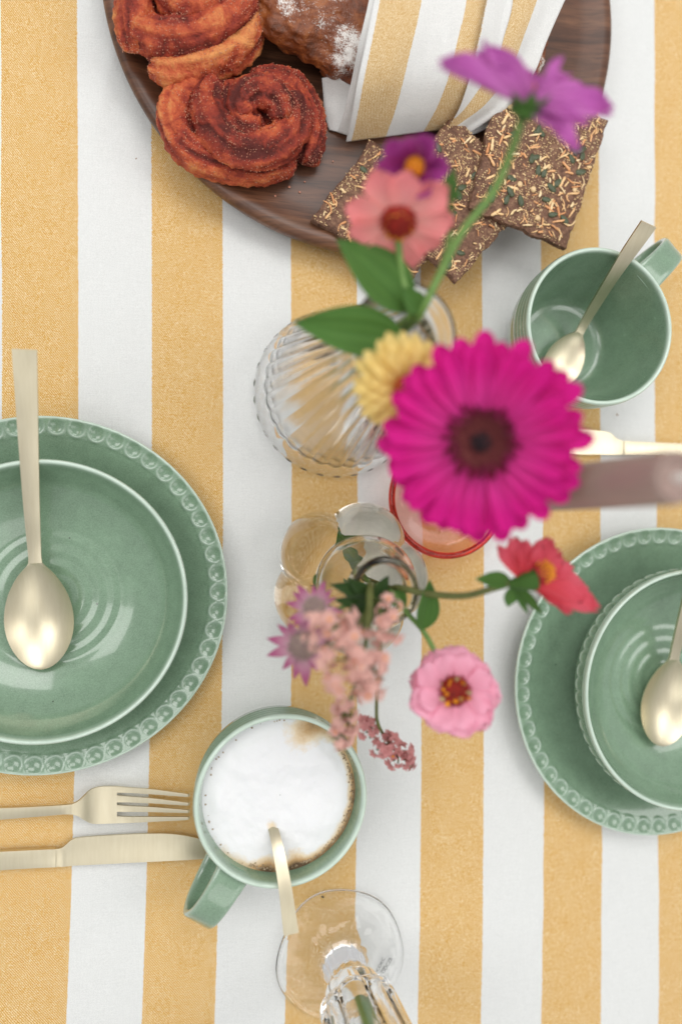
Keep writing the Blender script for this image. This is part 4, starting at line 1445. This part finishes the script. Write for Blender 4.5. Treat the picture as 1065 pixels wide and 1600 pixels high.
stem(root, [bvin + [.006, -.004, 0], bvneck + [.004, -.004, -.02], at(612, 925, .146), at(636, 958, .150), at(660, 985, .154), at(678, 1016, .160), at(694, 1050, .166), C - fr[2] * .002], .0015)
leaf(root, at(660, 984, .156), at(676, 908, .160), .0165, LEAF, (.3, 0, 1), -.1, .12, 3)
leaf(root, at(612, 925, .148), at(634, 950, .152), .012, LEAF, (.2, .1, 1), -.1, .12, 8)

# --- coral red flower leaning right
C = at(820, 908, .196)
root = thing('coral_red_flower', 'coral red flower seen from the side, leaning over the right plate', 'flower', bvin + [.010, 0, 0])
pm = [petal_mesh('petal', .030, .0112, RED, 'notch', .22, -.08, 16, 9, .4, .05, i * 1.9) for i in range(3)]
for (x, y, z, k, up, ws) in ((942, 952, .206, 0, (.1, .3, .9), 1.0), (898, 958, .200, 1, (.1, .5, .8), 1.0), (900, 882, .192, 2, (.2, .2, .9), 1.1), (862, 838, .200, 0, (-.3, -.2, .9), 1.5), (800, 838, .200, 1, (-.5, -.2, .8), 1.4), (925, 915, .190, 2, (.1, .3, .9), 1.1), (880, 858, .188, 0, (.2, .1, .9), 1.1), (776, 852, .198, 2, (-.5, -.2, .8), .9), (918, 936, .204, 1, (.2, .2, .9), 1.0), (880, 946, .202, 2, (-.1, .4, .9), .9), (848, 850, .204, 1, (-.1, -.2, .9), 1.1), (822, 842, .202, 2, (-.3, -.2, .9), 1.1), (886, 874, .196, 1, (.3, .1, .9), .9)):
    aim_petal(pm[k], 'petal', root, C + (at(x, y, z) - C) * .08, at(x, y, z), np.array(up), ws)
core(root, C + np.array([.008, .005, 0]), frame((.7, .45, .45)), .0075, .007, REDCORE, spikes=80, spike=.003, mat2=ORANGE)
add_tube(MB(), crom([at(794, 912, .193), at(806, 911, .194), at(820, 908, .196), at(832, 905, .196)], 10), np.linspace(.002, .0072, 10), 12).build('calyx', LEAF, root)
stem(root, [bvin + [.010, 0, 0], bvneck + [.008, 0, -.02], at(622, 918, .146), at(670, 928, .160), at(724, 931, .176), at(768, 920, .188), at(798, 911, .193)], .0019, DSTEM)
leaf(root, at(798, 908, .193), at(744, 904, .192), .010, LEAF, (0, .2, 1), -.1, .1, 2)
leaf(root, at(800, 915, .193), at(796, 950, .190), .013, LEAF, (.3, 0, 1), -.1, .1, 3)
leaf(root, at(806, 916, .193), at(852, 962, .188), .006, LEAF, (0, 0, 1), -.1, .1, 4)
leaf(root, at(803, 918, .193), at(828, 962, .186), .005, LEAF, (0, 0, 1), -.1, .1, 5)

# --- astrantias
def astrantia(label, C, N, L, base, seedv):
    root = thing('astrantia', label, 'flower', base, 'astrantias')
    fr = frame(N, .3 * seedv)
    pm = [petal_mesh('bract', L, L * .36, ASTRA, 'point', .12, .05, 12, 7, wav=.02, seed=i) for i in range(2)]
    for k in range(14):
        put_petal(pm[k % 2], 'bract', root, C, fr, 2 * PI * k / 14 + rn.uniform(-.12, .12), rn.uniform(.0, .45), L * .22, rn.uniform(.7, 1.1), rn.uniform(-.2, .2))
    core(root, C, fr, L * .42, L * .3, GREYCORE, spikes=110, spike=L * .22, mat2=GREYCORE)
    return root, fr
C = at(474, 1008, .150)
r_, fr = astrantia('wine red spiky astrantia left of the dusty pink flowers', C, tocam(C, (-.15, -.1, 0)), .0190, bvin + [-.006, -.004, 0], 1)
stem(r_, [bvin + [-.006, -.004, 0], bvneck + [-.008, -.008, -.02], at(560, 945, .146), at(520, 985, .142), C - fr[2] * .003], .0012)
C = at(492, 952, .158)
r_, fr = astrantia('pale wine astrantia just below the bubble vase neck', C, tocam(C, (-.3, .55, 0)), .0150, bvin + [-.008, 0, 0], 2)
stem(r_, [bvin + [-.008, 0, 0], bvneck + [-.010, -.002, -.02], at(565, 932, .147), at(520, 955, .150), C - fr[2] * .003], .0012)

# --- sprigs of small dusty pink florets
def floret_mesh(mat, seed):
    rs = np.random.RandomState(seed)
    g = MB()
    for k in range(5):
        a = 2 * PI * k / 5 + rs.uniform(-.15, .15)
        t = np.linspace(0, 1, 7)[:, None]
        v = np.linspace(-1, 1, 5)[None, :]
        w = np.maximum(np.sin(PI * t ** .62) ** .8, .05)
        x = .0058 * t + 0 * v
        y = .0021 * w * v
        z = .0016 * t + .0008 * v ** 2 * w - .0016 * t ** 3 + rs.uniform(-.0004, .0004) * t
        el = rs.uniform(.0, .4)
        x2, z2 = x * math.cos(el) - z * math.sin(el), x * math.sin(el) + z * math.cos(el)
        ca, sa = math.cos(a), math.sin(a)
        g.grid(np.stack([x2 * ca - y * sa, x2 * sa + y * ca, z2 + 0 * x], -1), pu=t + 0 * v, pv=v + 0 * t)
    V = g.verts()
    me = bpy.data.meshes.new('floret')
    me.from_pydata(V.tolist(), [], g.Fc)
    for k in g.A:
        arr = np.concatenate([a for _, a in g.A[k]])
        me.attributes.new(k, 'FLOAT', 'POINT').data.foreach_set('value', arr.astype(np.float32))
    me.polygons.foreach_set('use_smooth', [True] * len(me.polygons))
    me.materials.append(mat)
    return me
FL1 = [floret_mesh(DUSTY, i) for i in range(4)]
FL2 = [floret_mesh(DUSTY2, i + 9) for i in range(4)]
EYE = bpy.data.meshes.new('eye')
EYE.from_pydata((icoV * [.0011, .0011, .0008] + [0, 0, .0012]).tolist(), [], icoF)
EYE.materials.append(ORANGE)

def sprig(label, clumps, stems, meshes, base, seed, smat=DSTEM, eyes=.25):
    root = thing('pink_sprig', label, 'flower', base, 'dusty pink sprigs')
    rs = random.Random(seed)
    for s_ in stems:
        stem(root, s_, .0011, smat, 7)
    for (x, y, z, rx, n) in clumps:
        c0 = at(x, y, z)
        hub = c0 - np.array([0, 0, .006])
        for k in range(int(n * 1.7)):
            d_ = np.array([rs.gauss(0, 1), rs.gauss(0, 1), rs.gauss(.4, .7)])
            d_ /= np.linalg.norm(d_)
            q_ = c0 + d_ * rx * rs.uniform(.45, 1.5)
            fr_ = frame(d_ + np.array([0, 0, .5]), rs.uniform(0, 6))
            o = put_petal(rs.choice(meshes), 'floret', root, q_, fr_, rs.uniform(0, 6), rs.uniform(-.2, .2), 0, rs.uniform(.5, .95))
            if rs.random() < eyes:
                link('eye', EYE, o)
        # short green stalks inside the clump
        g = MB()
        for k in range(6):
            d_ = np.array([rs.gauss(0, 1), rs.gauss(0, 1), rs.gauss(.3, .5)]); d_ /= np.linalg.norm(d_)
            add_tube(g, crom([hub, c0 + d_ * rx * .3, c0 + d_ * rx * .8], 6), .0006, 5)
        g.build('stalks', smat, root)
    return root

sprig('dusty pink flower cluster beside the wine red astrantia', [(512, 1005, .200, .012, 17), (546, 1032, .206, .013, 20), (562, 1066, .204, .011, 15), (522, 978, .196, .010, 11), (580, 1040, .200, .007, 7)],
      [[bvin + [-.002, -.008, 0], bvneck + [-.002, -.010, -.015], at(575, 950, .155), at(556, 990, .176), at(540, 1025, .196)]], FL1, bvin + [-.002, -.008, 0], 3)
sprig('dusty pink flower cluster right under the vase ring', [(598, 978, .186, .008, 12), (606, 956, .184, .006, 6), (590, 1052, .188, .007, 6)],
      [[bvin + [.002, -.008, 0], bvneck + [.002, -.010, -.015], at(590, 940, .152), at(596, 970, .162)], [at(590, 950, .155), at(592, 1000, .164), at(584, 1040, .170)]], FL1, bvin + [.002, -.008, 0], 8)
sprig('dusty pink sprig hanging over the coffee mug rim', [(538, 1108, .166, .008, 11), (528, 1148, .162, .006, 8), (546, 1132, .164, .005, 5)],
      [[bvin + [0, -.010, 0], bvneck + [0, -.011, -.015], at(580, 960, .148), at(566, 1030, .166), at(548, 1090, .168), at(530, 1148, .160)]], FL1, bvin + [0, -.010, 0], 12, eyes=.1)
sprig('rose pink sprig hanging lowest beside the coffee mug', [(580, 1143, .118, .006, 7), (600, 1165, .116, .0075, 12), (622, 1180, .114, .0065, 9), (638, 1192, .113, .004, 5), (572, 1128, .118, .004, 4)],
      [[bvin + [.004, -.010, 0], bvneck + [.004, -.011, -.015], at(594, 965, .146), at(594, 1030, .136), at(588, 1100, .126), at(594, 1140, .119), at(630, 1186, .112)]], FL2, bvin + [.004, -.010, 0], 17, eyes=.08)

# --- dark green foliage at the bubble vase mouth
root = thing('green_foliage', 'dark green toothed leaf sprig at the bubble vase mouth', 'leaves', bvin + [0, -.004, 0])
stem(root, [bvin + [0, -.004, 0], bvneck + [0, -.006, -.02], at(585, 930, .150)], .0018)
stem(root, [bvneck + [0, -.002, -.03], at(578, 915, .150), at(577, 960, .172), at(572, 985, .180)], .0022, DSTEM)
for (x0, y0, x1, y1, w_, k) in ((582, 935, 518, 912, .010, 1), (580, 938, 525, 940, .010, 2), (578, 940, 538, 972, .012, 3), (584, 938, 560, 985, .010, 4), (590, 930, 618, 938, .011, 5), (588, 934, 606, 900, .008, 6), (576, 932, 545, 905, .009, 7), (584, 940, 590, 972, .008, 8), (566, 955, 540, 1000, .007, 9)):
    leaf(root, at(x0, y0, .152), at(x1, y1, .158 + .002 * (k % 3)), w_, DLEAF, (rn.uniform(-.4, .4), rn.uniform(-.4, .4), 1), -.1, .2, k)

# leaf and stems seen through the bubble vase
root = thing('submerged_leaf', 'pale green leaf seen through the bubble vase glass', 'leaf', bvin + [-.006, .012, .01])
leaf(root, np.array([BV[0] + .004, BV[1] + .004, .060]), np.array([BV[0] - .014, BV[1] + .034, .052]), .013, LEAF, (.3, 0, 1), -.1, .2, 4)
stem(root, [np.array([BV[0] + .004, BV[1] + .004, .060]), np.array([BV[0] + .003, BV[1], .10]), bvneck + [.002, .004, -.005]], .0014)

# ------------------------------------------------------------------ crumbs
for k, (x, y) in enumerate(((505, 178), (494, 196), (512, 172), (500, 112), (438, 104), (520, 252), (468, 300), (452, 292), (330, 285), (300, 268), (476, 284), (430, 306), (498, 246))):
    q_ = at(x, y, BZ + .0008)
    s_ = .0005 + .0003 * ((k * 7) % 5) / 4
    V = icoV * [s_ * 1.4, s_, s_ * .7]
    V = V + .3 * s_ * vnoise(V + k, 1.2 / s_, k)[:, None]
    o = MB().add(V, icoF).build('sugar_crumb', SUGAR)
    o.location = (q_[0], q_[1], q_[2])
    o.rotation_euler.z = k * .9
    tag(o, 'tiny cinnamon sugar crumb on the walnut board near the buns', 'crumb', 'sugar crumbs on the board')
for k, (x, y, z, s_, lab) in enumerate(((330, 278, BZ + .004, .0011, 'pale sugar crumb on the board under the lower bun'), (742, 813, .0003, .0008, 'tiny dark crumb on the yellow stripe above the right plate'), (504, 1401, .0052, .0009, 'tiny black crumb on the foot of the footed glass'), (213, 248, .0003, .0005, 'tiny brown crumb on the white stripe left of the board'), (963, 648, .0003, .0008, 'tiny thread crumb on the white stripe above the right knife'))):
    q_ = at(x, y, z)
    V = icoV * [s_ * 1.5, s_ * .8, s_ * .6]
    V = V + .25 * s_ * vnoise(V + k, 1.2 / s_, k)[:, None]
    o = MB().add(V, icoF).build('crumb', SUGAR if k == 0 else (INK if k == 2 else CRUMB))
    o.location = (q_[0], q_[1], q_[2] + s_ * .4)
    o.rotation_euler.z = k * 1.3
    tag(o, lab, 'crumb', 'crumbs')
